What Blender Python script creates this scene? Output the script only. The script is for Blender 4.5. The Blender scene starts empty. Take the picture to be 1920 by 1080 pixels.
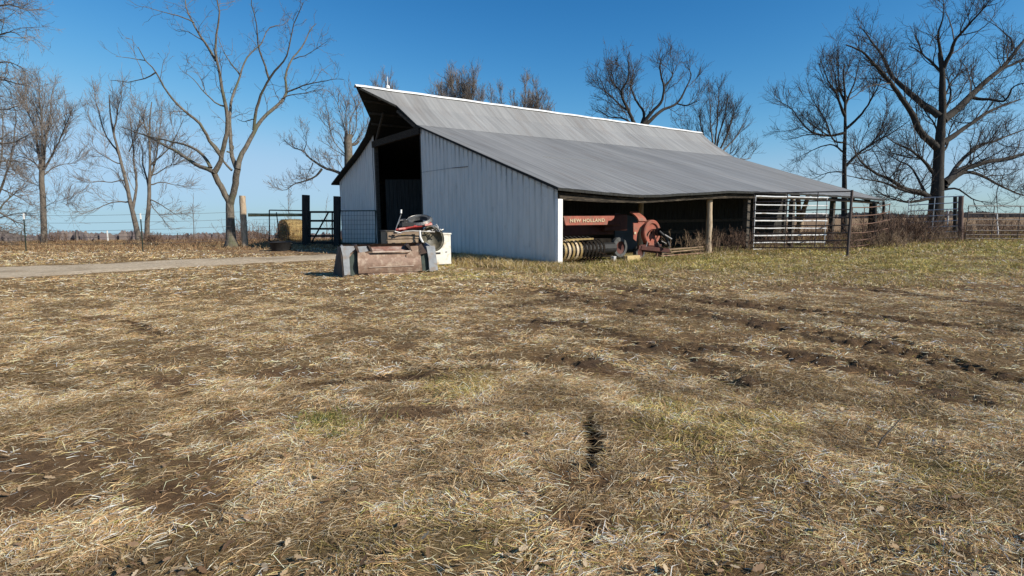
import bpy, math, random
import numpy as np
from mathutils import Vector, Matrix

# ------------------------------------------------------------------ camera, sky, sun
SC = bpy.context.scene
COL = SC.collection
F, H = 1016.0, 1.5
PITCH, ROLL = math.radians(7.43), math.radians(0.504)
cam_d = bpy.data.cameras.new("camera"); cam = bpy.data.objects.new("camera", cam_d); COL.objects.link(cam)
cam_d.sensor_width = 36; cam_d.lens = F / 1920 * 36; cam_d.clip_start = 0.05; cam_d.clip_end = 6000
cam.matrix_world = Matrix.Translation((0, 0, H)) @ Matrix.Rotation(math.radians(90) - PITCH, 4, 'X') @ Matrix.Rotation(-ROLL, 4, 'Z')
SC.camera = cam
SUN_AZ, SUN_EL = math.radians(116), math.radians(31)
SKR, SKG, SKB = (2.15, .95 * .039 / .099 ** 2.15, .33), (1.33, 1.05 * .175 / .163 ** 1.33, .52), (1.12, 1.13 * .404 / .285 ** 1.12, .72)
w = bpy.data.worlds.new("World"); SC.world = w; w.use_nodes = True
nt = w.node_tree; nt.nodes.clear()
sky = nt.nodes.new("ShaderNodeTexSky"); sky.sky_type = 'NISHITA'; sky.sun_disc = False
sky.sun_elevation = SUN_EL; sky.sun_rotation = SUN_AZ; sky.air_density = 0.8; sky.dust_density = 0.6; sky.ozone_density = 1.5
sky.altitude = 150
bg = nt.nodes.new("ShaderNodeBackground"); bg.inputs[1].default_value = 0.075
tcw = nt.nodes.new("ShaderNodeTexCoord"); sxw = nt.nodes.new("ShaderNodeSeparateXYZ"); mxw = nt.nodes.new("ShaderNodeMath"); mxw.operation = 'MAXIMUM'; mxw.inputs[1].default_value = .012; cbw = nt.nodes.new("ShaderNodeCombineXYZ")
nt.links.new(tcw.outputs['Generated'], sxw.inputs[0]); nt.links.new(sxw.outputs[2], mxw.inputs[0])   # the land falls away on the left: carry the horizon sky down to it
for k_ in (0, 1): nt.links.new(sxw.outputs[k_], cbw.inputs[k_])
nt.links.new(mxw.outputs[0], cbw.inputs[2]); nt.links.new(cbw.outputs[0], sky.inputs[0])
sepc = nt.nodes.new("ShaderNodeSeparateColor"); cmb = nt.nodes.new("ShaderNodeCombineColor"); nt.links.new(sky.outputs[0], sepc.inputs[0])   # camera-like deep winter blue
def chan(i, gam, k, top):     # gain and gamma per channel, softly limited near the bright horizon
    cur = sepc.outputs[i]
    for op, val in (('MULTIPLY', .075), ('POWER', gam), ('MULTIPLY', k), ('POWER', -4), ('ADD', top ** -4), ('POWER', -.25), ('MULTIPLY', 1 / .075)):
        a = nt.nodes.new("ShaderNodeMath"); a.operation = op; a.inputs[1].default_value = val; nt.links.new(cur, a.inputs[0]); cur = a.outputs[0]
    nt.links.new(cur, cmb.inputs[i])
chan(0, *SKR); chan(1, *SKG); chan(2, *SKB); nt.links.new(cmb.outputs[0], bg.inputs[0])
wo = nt.nodes.new("ShaderNodeOutputWorld"); nt.links.new(bg.outputs[0], wo.inputs[0])
sun_d = bpy.data.lights.new("sun", 'SUN'); sun_d.energy = 5.0; sun_d.angle = math.radians(0.5); sun_d.color = (1, .925, .80)
sun = bpy.data.objects.new("sun", sun_d); COL.objects.link(sun)
sdir = Vector((math.sin(SUN_AZ) * math.cos(SUN_EL), math.cos(SUN_AZ) * math.cos(SUN_EL), math.sin(SUN_EL)))
sun.rotation_euler = sdir.to_track_quat('Z', 'Y').to_euler()
SC.view_settings.view_transform = 'Standard'; SC.view_settings.look = 'None'; SC.view_settings.exposure = 0.33; SC.view_settings.gamma = 1
try: SC.cycles.max_bounces = 5; SC.cycles.diffuse_bounces = 3
except Exception: pass

random.seed(7); rng = np.random.default_rng(7)

# ------------------------------------------------------------------ pixel <-> world (calibration of the survey points)
def ray(px, py):
    x = (px - 960) / F; y = -(py - 540) / F
    cr, sr, cp, sp = math.cos(ROLL), math.sin(ROLL), math.cos(PITCH), math.sin(PITCH)
    X = x * cr + y * sr; Y = -x * sr + y * cr
    return np.array([X, cp + Y * sp, -sp + Y * cp])
O3 = np.array([0, 0, H])
def gnd(px, py, z=0.0):
    d = ray(px, py); return O3 + d * ((z - H) / d[2])
def at(px, py, Y):
    d = ray(px, py); return O3 + d * (Y / d[1])
CB = gnd(1045, 501)
BA = math.radians(90 - 54.23)
U3 = np.array([math.cos(BA), math.sin(BA), 0]); V3 = np.array([-math.sin(BA), math.cos(BA), 0])
def plane(px, py, P, N):
    d = ray(px, py); return O3 + d * (np.dot(P - O3, N) / np.dot(d, N))
def loc(p): q = p - CB; return np.array([q @ U3, q @ V3, q[2]])
def side(px, py, v=0.0): return loc(plane(px, py, CB + V3 * v, V3))
def gab(px, py, u=0.0): return loc(plane(px, py, CB + U3 * u, U3))
def bw(u, v, z): return CB + U3 * u + V3 * v + np.array([0, 0, z])

# ------------------------------------------------------------------ noise + terrain
def vnoise(x, y, seed=0):
    x = np.asarray(x, float); y = np.asarray(y, float)
    xi = np.floor(x).astype(np.int64); yi = np.floor(y).astype(np.int64); fx = x - xi; fy = y - yi
    fx = fx * fx * (3 - 2 * fx); fy = fy * fy * (3 - 2 * fy)
    def h(a, b):
        n = (a * 374761393 + b * 668265263 + seed * 974634777) & 0x7fffffff
        n = ((n ^ (n >> 13)) * 1274126177) & 0x7fffffff
        n = (n ^ (n >> 16)) & 0xffff
        return n / 65535.0
    return (h(xi, yi) * (1 - fx) + h(xi + 1, yi) * fx) * (1 - fy) + (h(xi, yi + 1) * (1 - fx) + h(xi + 1, yi + 1) * fx) * fy
def fbm(x, y, o=4, seed=0, gain=.5):
    s = 0; a = 1; t = 0
    for i in range(o):
        s = s + a * vnoise(x * 2 ** i + 17.3 * i, y * 2 ** i - 9.1 * i, seed + i); t += a; a *= gain
    return s / t
def sst(a, b, x):
    t = np.clip((x - a) / (b - a), 0, 1); return t * t * (3 - 2 * t)
def terr(x, y):
    x = np.asarray(x, float); y = np.asarray(y, float)
    az = np.degrees(np.arctan2(x, np.maximum(y, 1e-3)))
    k = 1 - .90 * sst(2, 30, az)
    s = np.maximum(0, y - 36.5)
    return -k * .0355 * s * sst(0, 10, s)
def segdist(x, y, pts):
    d = np.full(np.shape(x), 1e9); t0 = np.zeros(np.shape(x)); acc = 0
    for a, b in zip(pts[:-1], pts[1:]):
        ax, ay = a; bx, by = b; L2 = (bx - ax) ** 2 + (by - ay) ** 2
        t = np.clip(((x - ax) * (bx - ax) + (y - ay) * (by - ay)) / L2, 0, 1)
        dd = np.hypot(x - ax - t * (bx - ax), y - ay - t * (by - ay)); m = dd < d
        d = np.where(m, dd, d); t0 = np.where(m, acc + t * math.sqrt(L2), t0); acc += math.sqrt(L2)
    return d, t0
def G2(*pp): return [tuple(gnd(*p)[:2]) for p in pp]
TRACKS = [  # centre line, half width, depth
    (G2((1075, 528), (1200, 543), (1330, 562), (1500, 582), (1640, 597), (1800, 610), (1990, 640)), .30, .055),
    (G2((1010, 545), (1150, 577), (1300, 590), (1450, 612), (1600, 640), (1720, 665), (1860, 700)), .26, .05),
    (G2((985, 598), (1080, 610), (1170, 632), (1260, 655), (1390, 715)), .16, .035),
    (G2((1030, 672), (1100, 678)), .22, .045),
    (G2((1640, 545), (1760, 560), (1900, 578)), .30, .03),
    (G2((590, 722), (700, 706), (830, 694), (960, 700)), .10, .035),
    (G2((235, 600), (285, 622)), .12, .04),
    (G2((930, 575), (1100, 560), (1260, 575), (1420, 600)), .22, .03),
    (G2((1180, 650), (1330, 648), (1500, 668), (1650, 700), (1800, 745)), .24, .035)]
GATE_SHADE = G2((400, 468), (470, 470), (560, 472), (640, 473), (700, 472))  # barn shade by the gates, put into the ground colour
CRACK = G2((1096, 742), (1107, 775), (1102, 805), (1116, 838), (1108, 862), (1096, 888))
CRACK2 = G2((1100, 985), (1098, 1040))
GROOVES = [G2(*q) for q in [((998, 600), (1060, 612), (1132, 634)), ((1040, 593), (1096, 604)), ((1130, 573), (1180, 584), (1226, 593)), ((1232, 579), (1302, 592)), ((1145, 548), (1190, 556)), ((1260, 555), (1330, 566), (1390, 572)), ((1490, 583), (1560, 597)), ((1560, 604), (1650, 622), (1700, 640)), ((1640, 630), (1760, 655), (1850, 690)),
    ((1700, 588), (1800, 600), (1930, 620)), ((1320, 700), (1390, 722)), ((905, 530), (960, 540)), ((980, 535), (1040, 545)), ((570, 720), (610, 727)), ((690, 703), (735, 712)), ((750, 697), (800, 706)), ((930, 588), (965, 596)), ((245, 602), (290, 628)), ((1540, 532), (1640, 540))]]
ARC = G2((-80, 698), (0, 708), (90, 726), (200, 736), (345, 741))
BARE = [(320, 925, .42), (300, 728, .55), (100, 935, .5), (1085, 905, .38), (760, 780, .45), (470, 785, .5), (30, 880, .5), (860, 775, .3), (420, 868, .4), (560, 700, .6), (150, 600, .8), (1080, 975, .3), (1130, 690, .5)]
BARE = [(gnd(a, b)[0], gnd(a, b)[1], r * .72) for a, b, r in BARE]
def masks(x, y):
    mud_shade = np.zeros(np.shape(x)); dep = np.zeros(np.shape(x))
    wob = (fbm(x * 1.3, y * 1.3, 3, 40) - .5) * .5
    for pts, hw, de in TRACKS:
        d, t = segdist(x, y, pts); d = d + wob * hw * 1.2
        m = 1 - sst(hw * .6, hw * 1.5, d)
        cl = fbm(x * 6.5, y * 8.5, 3, 55)                      # churned clods
        gap = sst(.12, .32, vnoise(t * 1.7 + de * 900, d * 0, 61) * .55 + vnoise(t * 5.1, d * 3, 62) * .45) * .85 + .15
        m = m * gap; mud_shade = np.maximum(mud_shade, .85 * m * sst(.28, .60, cl + .08)); dep = dep + m * de * (sst(.6, .4, cl) * 1.2 - .35 + .35 * sst(.2, .8, np.sin(t * 2 * np.pi / .19 + d * 9)))
    dc, tc = segdist(x, y, CRACK); wc = .055 * (.10 + .90 * sst(.35, .85, tc) * sst(1.45, 1.15, tc)) * (.55 + .9 * vnoise(x * 9, y * 9, 3))
    dc2, _ = segdist(x, y, CRACK2)
    crack = (1 - sst(wc * .7, wc * 1.15, dc)); crack = np.maximum(crack, .6 * (1 - sst(.012, .03, dc2)) * (vnoise(x * 14, y * 14, 9) > .4))
    da, ta = segdist(x, y, ARC); arc = (1 - sst(.014, .04, da + (vnoise(x * 8, y * 8, 4) - .5) * .03)); sel = (y > 2.2) & (y < 14)
    if np.any(sel):
        xs_, ys_ = x[sel], y[sel]; best = np.full(xs_.shape, 9.)
        for gp in GROOVES: best = np.minimum(best, segdist(xs_, ys_, gp)[0])
        wv_ = .018 + .05 * vnoise(xs_ * 3.5, ys_ * 3.5, 14); arc[sel] = np.maximum(arc[sel], 1 - sst(wv_ * .5, wv_ * 1.4, best + (vnoise(xs_ * 9, ys_ * 9, 15) - .5) * .05))
    bare = np.zeros(np.shape(x))
    nb = fbm(x * 2.2, y * 3.4, 4, 60)
    for bx, by, r in BARE:
        bare = np.maximum(bare, 1 - sst(r * .45, r * 1.15, np.hypot((x - bx) * .8, (y - by) * 1.3) + (nb - .5) * r * 1.4))
    big = fbm(x * .35 + 3, y * .5, 4, 71)
    bare = np.maximum(bare, .6 * sst(.56, .70, fbm(x * .9, y * 1.5, 4, 72)) * sst(.42, .56, big) * sst(30, 16, y))
    gp_ = segdist(x, y, GATE_SHADE)[0]; mud_shade = np.maximum(mud_shade, (1 - sst(1.0, 2.0, gp_ + (nb - .5) * 1.2)) * .95)  # gate shade painted into the same mask as the muddy tracks
    band = sst(5.0, 6.5, y) * sst(12.5, 9.5, y - .15 * x) * sst(-7, -1, x); bare = np.maximum(bare, .75 * band * sst(.44, .60, fbm(x * .8, y * 2.4, 4, 101)))
    green = .9 * sst(.42, .85, .45 * sst(10.5, 17, y + .12 * x) + .62 * fbm(x * .7, y * .9, 4, 90)) * sst(-4, 0, x + .1 * y) 
    spots = 0
    for a, b, r in [(600, 795, .35), (1290, 810, .6), (1420, 800, .5), (1800, 900, .4), (1240, 760, .5), (870, 720, .6)]:
        p = gnd(a, b); spots = np.maximum(spots, .42 * sst(r, r * .3, np.hypot(x - p[0], y - p[1]) + (nb - .5) * .5 * r))
    green = np.maximum(green, spots)
    return mud_shade, dep, crack, arc, bare, green
def micro(x, y, M=None):
    mud_shade, dep, crack, arc, bare, green = M if M is not None else masks(x, y)
    near = sst(45, 20, np.hypot(x, y))
    z = (fbm(x * .8, y * .8, 3, 5) - .5) * .10 + (fbm(x * 5, y * 5, 4, 6) - .5) * .045 * (1 - .5 * bare)
    z = z * near - dep * near + np.clip(mud_shade + .5 * bare, 0, 1) * (fbm(x * 14, y * 14, 2, 88) - .5) * .016 * near - crack * .17 - arc * .042
    return z
def gz(x, y):
    return terr(x, y) + micro(x, y)
def gzs(x, y): return float(gz(np.array([x]), np.array([y]))[0])

# ------------------------------------------------------------------ materials
MATS = {}
def node_mat(name):
    m = bpy.data.materials.new(name); m.use_nodes = True
    n = m.node_tree; b = n.nodes["Principled BSDF"]; return m, n, b
def mat(name, c1, c2=None, scale=6.0, rough=.8, bump=.0, metal=0., stretch=(1, 1, 1), detail=5., c3=None, s3=1.2, lo=.35, hi=.65, bscale=None, spec=.35):
    if name in MATS: return MATS[name]
    m, n, b = node_mat(name); N = n.nodes; L = n.links
    b.inputs['Roughness'].default_value = rough; b.inputs['Metallic'].default_value = metal; b.inputs['Specular IOR Level'].default_value = spec
    c2 = c2 or tuple(v * .7 for v in c1)
    tc = N.new('ShaderNodeTexCoord'); mp = N.new('ShaderNodeMapping'); mp.inputs['Scale'].default_value = stretch; L.new(tc.outputs['Object'], mp.inputs[0])
    no = N.new('ShaderNodeTexNoise'); no.inputs['Scale'].default_value = scale; no.inputs['Detail'].default_value = detail; no.inputs['Roughness'].default_value = .62; L.new(mp.outputs[0], no.inputs[0])
    r = N.new('ShaderNodeValToRGB'); r.color_ramp.elements[0].position = lo; r.color_ramp.elements[1].position = hi
    r.color_ramp.elements[0].color = (*c2, 1); r.color_ramp.elements[1].color = (*c1, 1); L.new(no.outputs[0], r.inputs[0])
    out = r.outputs[0]
    if c3:
        n3 = N.new('ShaderNodeTexNoise'); n3.inputs['Scale'].default_value = s3; n3.inputs['Detail'].default_value = 6; L.new(mp.outputs[0], n3.inputs[0])
        r3 = N.new('ShaderNodeValToRGB'); r3.color_ramp.elements[0].position = .5; r3.color_ramp.elements[1].position = .68; L.new(n3.outputs[0], r3.inputs[0])
        mx = N.new('ShaderNodeMix'); mx.data_type = 'RGBA'; L.new(r3.outputs[0], mx.inputs[0]); L.new(out, mx.inputs[6]); mx.inputs[7].default_value = (*c3, 1); out = mx.outputs[2]
    L.new(out, b.inputs['Base Color'])
    if bump:
        bn = N.new('ShaderNodeTexNoise'); bn.inputs['Scale'].default_value = bscale or scale * 3; bn.inputs['Detail'].default_value = 4; L.new(mp.outputs[0], bn.inputs[0])
        bu = N.new('ShaderNodeBump'); bu.inputs['Strength'].default_value = bump; bu.inputs['Distance'].default_value = .02; L.new(bn.outputs[0], bu.inputs['Height']); L.new(bu.outputs[0], b.inputs['Normal'])
    MATS[name] = m; return m
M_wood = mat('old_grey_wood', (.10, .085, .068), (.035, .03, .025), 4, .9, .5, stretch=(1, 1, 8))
M_woodh = mat('old_beam_wood', (.05, .042, .034), (.02, .017, .014), 4, .95, .5, stretch=(.6, 4, 6), c3=(.11, .09, .065), s3=7, spec=.1)  # shade of the roof overhang is put into this dark beam colour
M_log = mat('peeled_log', (.50, .40, .29), (.28, .21, .14), 5, .85, .5, stretch=(3, 3, .6))
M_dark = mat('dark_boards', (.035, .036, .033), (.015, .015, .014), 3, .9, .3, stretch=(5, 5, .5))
M_black = mat('black_rubber', (.02, .02, .021), (.01, .01, .011), 8, .6)
M_rust = mat('rusty_steel', (.27, .135, .095), (.17, .085, .06), 7, .75, .3, c3=(.40, .30, .24), s3=4)
M_rustgate = mat('rusted_pipe', (.16, .085, .055), (.09, .05, .035), 9, .8, .2)
M_gatebrown = mat('brown_pipe', (.10, .07, .06), (.05, .04, .035), 9, .6, .1)
M_silver = mat('galvanised_pipe', (.62, .63, .64), (.45, .46, .48), 8, .38, .05, metal=.55)
M_whitepipe = mat('white_pipe', (.62, .63, .64), (.55, .56, .56), 8, .4, .05, c3=(.33, .3, .27), s3=3)
M_grey = mat('grey_painted_steel', (.30, .32, .34), (.22, .23, .25), 6, .55, .15, c3=(.24, .2, .17), s3=5)
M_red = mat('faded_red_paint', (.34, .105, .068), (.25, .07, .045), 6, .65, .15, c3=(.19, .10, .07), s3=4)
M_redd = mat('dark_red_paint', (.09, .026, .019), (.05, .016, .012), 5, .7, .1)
M_cream = mat('cream_paint', (.58, .47, .32), (.36, .27, .17), 9, .6)
M_yel = mat('faded_yellow_steel', (.36, .26, .10), (.19, .13, .06), 8, .55)
M_white = mat('white_enamel', (.78, .77, .72), (.68, .66, .6), 3, .4, .05, c3=(.55, .48, .38), s3=6)
M_trim = mat('white_trim', (.80, .80, .78), (.7, .7, .69), 2, .45)
M_greenp = mat('green_steel_post', (.035, .05, .035), (.02, .03, .02), 10, .6)
M_wire = mat('dull_wire', (.16, .155, .15), (.1, .09, .085), 10, .5, metal=.4)
M_steel = mat('bare_steel', (.45, .44, .42), (.3, .28, .26), 10, .4, metal=.6)
M_hay = mat('round_hay', (.40, .29, .12), (.20, .14, .06), 14, .95, 1.0, stretch=(1, 1, 1))
M_box = mat('brown_metal_chest', (.24, .17, .115), (.17, .12, .08), 5, .6, .15, c3=(.3, .22, .15), s3=3)
M_olive = mat('olive_tub', (.11, .10, .07), (.06, .055, .04), 6, .5, .2, c3=(.2, .17, .12), s3=5)
M_tyre = mat('dusty_tyre', (.10, .105, .105), (.05, .05, .05), 9, .75, .2)
M_pink = mat('sun_faded_red_plastic', (.60, .30, .26), (.5, .2, .17), 8, .6)
M_bluegrey = mat('blue_grey_sheet', (.055, .075, .10), (.035, .05, .065), 2, .6)
M_barkL = mat('pale_bark', (.185, .16, .13), (.07, .06, .048), 14, .9, .8, stretch=(1, 1, .35), c3=(.10, .105, .06), s3=2.5)
M_barkM = mat('grey_brown_bark', (.175, .15, .125), (.08, .068, .056), 12, .9, .5, stretch=(1, 1, .35))
M_barkD = mat('dark_oak_bark', (.052, .046, .04), (.024, .021, .018), 8, .95, .7, stretch=(1, 1, .3))
M_twigL = mat('pale_twigs', (.155, .13, .11), (.09, .075, .062), 3, .9)
M_twigM = mat('brown_twigs', (.22, .19, .165), (.13, .11, .097), 3, .9)
M_twigD = mat('dark_twigs', (.085, .07, .06), (.05, .042, .036), 3, .9)
M_weed = mat('reddish_weed_stalks', (.20, .125, .085), (.10, .065, .048), 5, .9)
M_weedt = mat('tan_weed_stalks', (.33, .24, .15), (.18, .12, .08), 5, .9)

def vcol_mat(name, rough=.75, spec=.25, transl=0.0):
    m, n, b = node_mat(name); a = n.nodes.new('ShaderNodeAttribute'); a.attribute_name = 'tint'; n.links.new(a.outputs['Color'], b.inputs['Base Color'])
    b.inputs['Roughness'].default_value = rough; b.inputs['Specular IOR Level'].default_value = spec
    if transl:
        t = n.nodes.new('ShaderNodeBsdfTranslucent'); n.links.new(a.outputs['Color'], t.inputs[0]); mx = n.nodes.new('ShaderNodeMixShader'); mx.inputs[0].default_value = transl
        n.links.new(b.outputs[0], mx.inputs[1]); n.links.new(t.outputs[0], mx.inputs[2]); n.links.new(mx.outputs[0], n.nodes['Material Output'].inputs[0])
    return m
M_blade = vcol_mat('grass_blade', .85, .12, .2)

# ground material: earth under matted straw
def ground_mat():
    m, n, b = node_mat('pasture_earth'); N = n.nodes; L = n.links
    b.inputs['Roughness'].default_value = .95; b.inputs['Specular IOR Level'].default_value = .15
    at_ = N.new('ShaderNodeAttribute'); at_.attribute_name = 'cover'
    sep = N.new('ShaderNodeSeparateColor'); L.new(at_.outputs['Color'], sep.inputs[0])
    geo = N.new('ShaderNodeNewGeometry')
    def noise(sc, det=6, st=(1, 1, 1), ro=.65, dist=0):
        mp = N.new('ShaderNodeMapping'); mp.inputs['Scale'].default_value = st; mp.inputs['Rotation'].default_value = (0, 0, .35); L.new(geo.outputs['Position'], mp.inputs[0])
        t = N.new('ShaderNodeTexNoise'); t.inputs['Scale'].default_value = sc; t.inputs['Detail'].default_value = det; t.inputs['Roughness'].default_value = ro; t.inputs['Distortion'].default_value = dist; L.new(mp.outputs[0], t.inputs[0]); return t.outputs[0]
    def ramp(src, *st):
        r = N.new('ShaderNodeValToRGB'); e = r.color_ramp.elements
        while len(e) < len(st): e.new(.5)
        for k, (p, c) in enumerate(st): e[k].position = p; e[k].color = (*c, 1)
        L.new(src, r.inputs[0]); return r.outputs[0]
    def mix(f, a, c):
        x = N.new('ShaderNodeMix'); x.data_type = 'RGBA'; L.new(f, x.inputs[0])
        for s, k in ((a, 6), (c, 7)):
            if isinstance(s, tuple): x.inputs[k].default_value = (*s, 1)
            else: L.new(s, x.inputs[k])
        return x.outputs[2]
    straw = ramp(noise(22, 8, (1, 2.6, 1), .75, .6), (.34, (.065, .038, .018)), (.46, (.17, .105, .048)), (.56, (.31, .215, .105)), (.70, (.56, .43, .25)))
    green = ramp(noise(26, 8, (1, 2, 1), .75, .4), (.34, (.06, .05, .022)), (.48, (.19, .17, .065)), (.66, (.44, .37, .17)))
    soil = ramp(noise(9, 8, (1, 1, 1), .7), (.35, (.115, .065, .032)), (.65, (.25, .155, .08)))
    mud_shade_c = ramp(noise(7, 8, (1, 1, 1), .7), (.35, (.05, .03, .018)), (.65, (.14, .086, .05)))  # churned mud, and the painted shade by the gates
    field = ramp(noise(.8, 9, (1, 1, 1), .75), (.35, (.14, .085, .045)), (.5, (.26, .165, .09)), (.65, (.36, .25, .14)))
    c = mix(sep.outputs[1], straw, green); c = mix(sep.outputs[2], c, soil); c = mix(sep.outputs[0], c, mud_shade_c); c = mix(at_.outputs['Alpha'], c, field)
    L.new(c, b.inputs['Base Color'])
    bu = N.new('ShaderNodeBump'); bu.inputs['Strength'].default_value = 1.0; bu.inputs['Distance'].default_value = .045; L.new(noise(38, 10, (1, 1.6, 1), .8), bu.inputs['Height']); L.new(bu.outputs[0], b.inputs['Normal'])
    return m
M_ground = ground_mat()
M_gravel = mat('pale_gravel', (.58, .48, .35), (.37, .29, .20), 9, 1.0, 1.0, detail=9, c3=(.33, .26, .18), s3=.7, bscale=40, spec=.05)

# barn skins (barn-local object coordinates: X along the ridge, Y across, Z up)
def roof_mat(nm, q):
    m, n, b = node_mat(nm); N = n.nodes; L = n.links
    b.inputs['Roughness'].default_value = .58; b.inputs['Metallic'].default_value = .0; b.inputs['Specular IOR Level'].default_value = .3
    tc = N.new('ShaderNodeTexCoord')
    def noise(sc, st, det=5):
        mp = N.new('ShaderNodeMapping'); mp.inputs['Scale'].default_value = st; L.new(tc.outputs['Object'], mp.inputs[0])
        t = N.new('ShaderNodeTexNoise'); t.inputs['Scale'].default_value = sc; t.inputs['Detail'].default_value = det; t.inputs['Roughness'].default_value = .6; L.new(mp.outputs[0], t.inputs[0]); return t.outputs[0]
    r = N.new('ShaderNodeValToRGB'); e = r.color_ramp.elements; e[0].position = .3; e[0].color = (.155 * q, .156 * q, .155 * q, 1); e[1].position = .72; e[1].color = (.24 * q, .241 * q, .238 * q, 1)
    L.new(noise(1, (4.5, .28, .28), 7), r.inputs[0])
    r2 = N.new('ShaderNodeValToRGB'); e = r2.color_ramp.elements; e[0].position = .52; e[0].color = (0, 0, 0, 1); e[1].position = .75; e[1].color = (.55, .55, .55, 1)
    L.new(noise(1.2, (1.6, .35, .35), 8), r2.inputs[0])
    mx = N.new('ShaderNodeMix'); mx.data_type = 'RGBA'; L.new(r2.outputs[0], mx.inputs[0]); L.new(r.outputs[0], mx.inputs[6]); mx.inputs[7].default_value = (.15 * q, .13 * q, .115 * q, 1)
    sx = N.new('ShaderNodeSeparateXYZ'); L.new(tc.outputs['Object'], sx.inputs[0])
    # sheet laps across the slope, at two heights, and per-sheet tone
    fl = N.new('ShaderNodeMath'); fl.operation = 'SNAP'; L.new(sx.outputs[0], fl.inputs[0]); fl.inputs[1].default_value = .66
    wn = N.new('ShaderNodeTexWhiteNoise'); wn.noise_dimensions = '1D'; L.new(fl.outputs[0], wn.inputs['W'])
    mr = N.new('ShaderNodeMapRange'); mr.inputs[3].default_value = .86; mr.inputs[4].default_value = 1.1; L.new(wn.outputs[0], mr.inputs[0])
    vm = N.new('ShaderNodeVectorMath'); vm.operation = 'SCALE'; L.new(mx.outputs[2], vm.inputs[0]); L.new(mr.outputs[0], vm.inputs['Scale'])
    L.new(vm.outputs[0], b.inputs['Base Color'])
    wv = N.new('ShaderNodeTexWave'); wv.bands_direction = 'X'; wv.inputs['Scale'].default_value = 1.35; wv.inputs['Distortion'].default_value = .0; L.new(tc.outputs['Object'], wv.inputs[0])
    bu = N.new('ShaderNodeBump'); bu.inputs['Strength'].default_value = .35; bu.inputs['Distance'].default_value = .02; L.new(wv.outputs[0], bu.inputs['Height']); L.new(bu.outputs[0], b.inputs['Normal'])
    return m
M_roof = roof_mat('weathered_corrugated_roof', 1.0); M_roofup = roof_mat('paler_corrugated_roof', 1.24)
def siding_mat():
    m, n, b = node_mat('white_ribbed_siding'); N = n.nodes; L = n.links
    b.inputs['Roughness'].default_value = .5
    tc = N.new('ShaderNodeTexCoord')
    def noise(sc, st, det=5):
        mp = N.new('ShaderNodeMapping'); mp.inputs['Scale'].default_value = st; L.new(tc.outputs['Object'], mp.inputs[0])
        t = N.new('ShaderNodeTexNoise'); t.inputs['Scale'].default_value = sc; t.inputs['Detail'].default_value = det; L.new(mp.outputs[0], t.inputs[0]); return t.outputs[0]
    r = N.new('ShaderNodeValToRGB'); e = r.color_ramp.elements; e[0].position = .3; e[0].color = (.58, .57, .54, 1); e[1].position = .65; e[1].color = (.72, .70, .66, 1)
    L.new(noise(1.4, (1, 5, .5), 7), r.inputs[0])
    r2 = N.new('ShaderNodeValToRGB'); e = r2.color_ramp.elements; e[0].position = .60; e[0].color = (0, 0, 0, 1); e[1].position = .78; e[1].color = (.5, .5, .5, 1)
    L.new(noise(2, (1, 1.2, 1.2), 9), r2.inputs[0])
    mx = N.new('ShaderNodeMix'); mx.data_type = 'RGBA'; L.new(r2.outputs[0], mx.inputs[0]); L.new(r.outputs[0], mx.inputs[6]); mx.inputs[7].default_value = (.45, .43, .40, 1)
    at_ = N.new('ShaderNodeAttribute'); at_.attribute_name = 'tint'   # rust runs below the eave, mud splash at the foot
    mu = N.new('ShaderNodeMix'); mu.data_type = 'RGBA'; mu.blend_type = 'MULTIPLY'; mu.inputs[0].default_value = 1; L.new(mx.outputs[2], mu.inputs[6]); L.new(at_.outputs['Color'], mu.inputs[7])
    L.new(mu.outputs[2], b.inputs['Base Color'])
    bu = N.new('ShaderNodeBump'); bu.inputs['Strength'].default_value = .5; bu.inputs['Distance'].default_value = .05; L.new(noise(1.6, (1, 1, .6), 3), bu.inputs['Height']); L.new(bu.outputs[0], b.inputs['Normal']); return m
M_siding = siding_mat()

# ------------------------------------------------------------------ object helpers
def link(o, parent=None):
    COL.objects.link(o)
    if parent: o.parent = parent
    return o
def tag(o, label=None, cat=None, group=None, kind=None):
    if label: o['label'] = label
    if cat: o['category'] = cat
    if group: o['group'] = group
    if kind: o['kind'] = kind
    return o
def thing(name, label, cat, p=(0, 0, 0), rz=0, group=None):
    o = bpy.data.objects.new(name, None); COL.objects.link(o); o.location = p; o.rotation_euler = (0, 0, rz); o.empty_display_size = .2
    return tag(o, label, cat, group)
def npmesh(name, V, faces_list, m, parent=None, tint=None, smooth=False, attr='tint', loc_=None):
    """V (n,3); faces_list = list of int arrays (k,3) or (k,4)"""
    me = bpy.data.meshes.new(name); V = np.asarray(V, np.float32); me.vertices.add(len(V)); me.vertices.foreach_set('co', V.ravel())
    fl = [np.asarray(f, np.int32) for f in faces_list if len(f)]
    idx = np.concatenate([f.ravel() for f in fl]); tot = np.concatenate([np.full(len(f), f.shape[1], np.int32) for f in fl])
    me.loops.add(len(idx)); me.loops.foreach_set('vertex_index', idx)
    me.polygons.add(len(tot)); st = np.zeros(len(tot), np.int32); st[1:] = np.cumsum(tot)[:-1]
    me.polygons.foreach_set('loop_start', st)
    try: me.polygons.foreach_set('loop_total', tot)
    except Exception: pass
    me.polygons.foreach_set('use_smooth', np.full(len(tot), smooth))
    me.update(calc_edges=True)
    if tint is not None:
        a = me.color_attributes.new(attr, 'FLOAT_COLOR', 'POINT'); t = np.asarray(tint, np.float32)
        if t.shape[1] == 3: t = np.concatenate([t, np.ones((len(t), 1), np.float32)], 1)
        a.data.foreach_set('color', t.ravel())
    me.materials.append(m); o = bpy.data.objects.new(name, me); link(o, parent)
    if loc_ is not None: o.location = loc_
    return o
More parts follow.
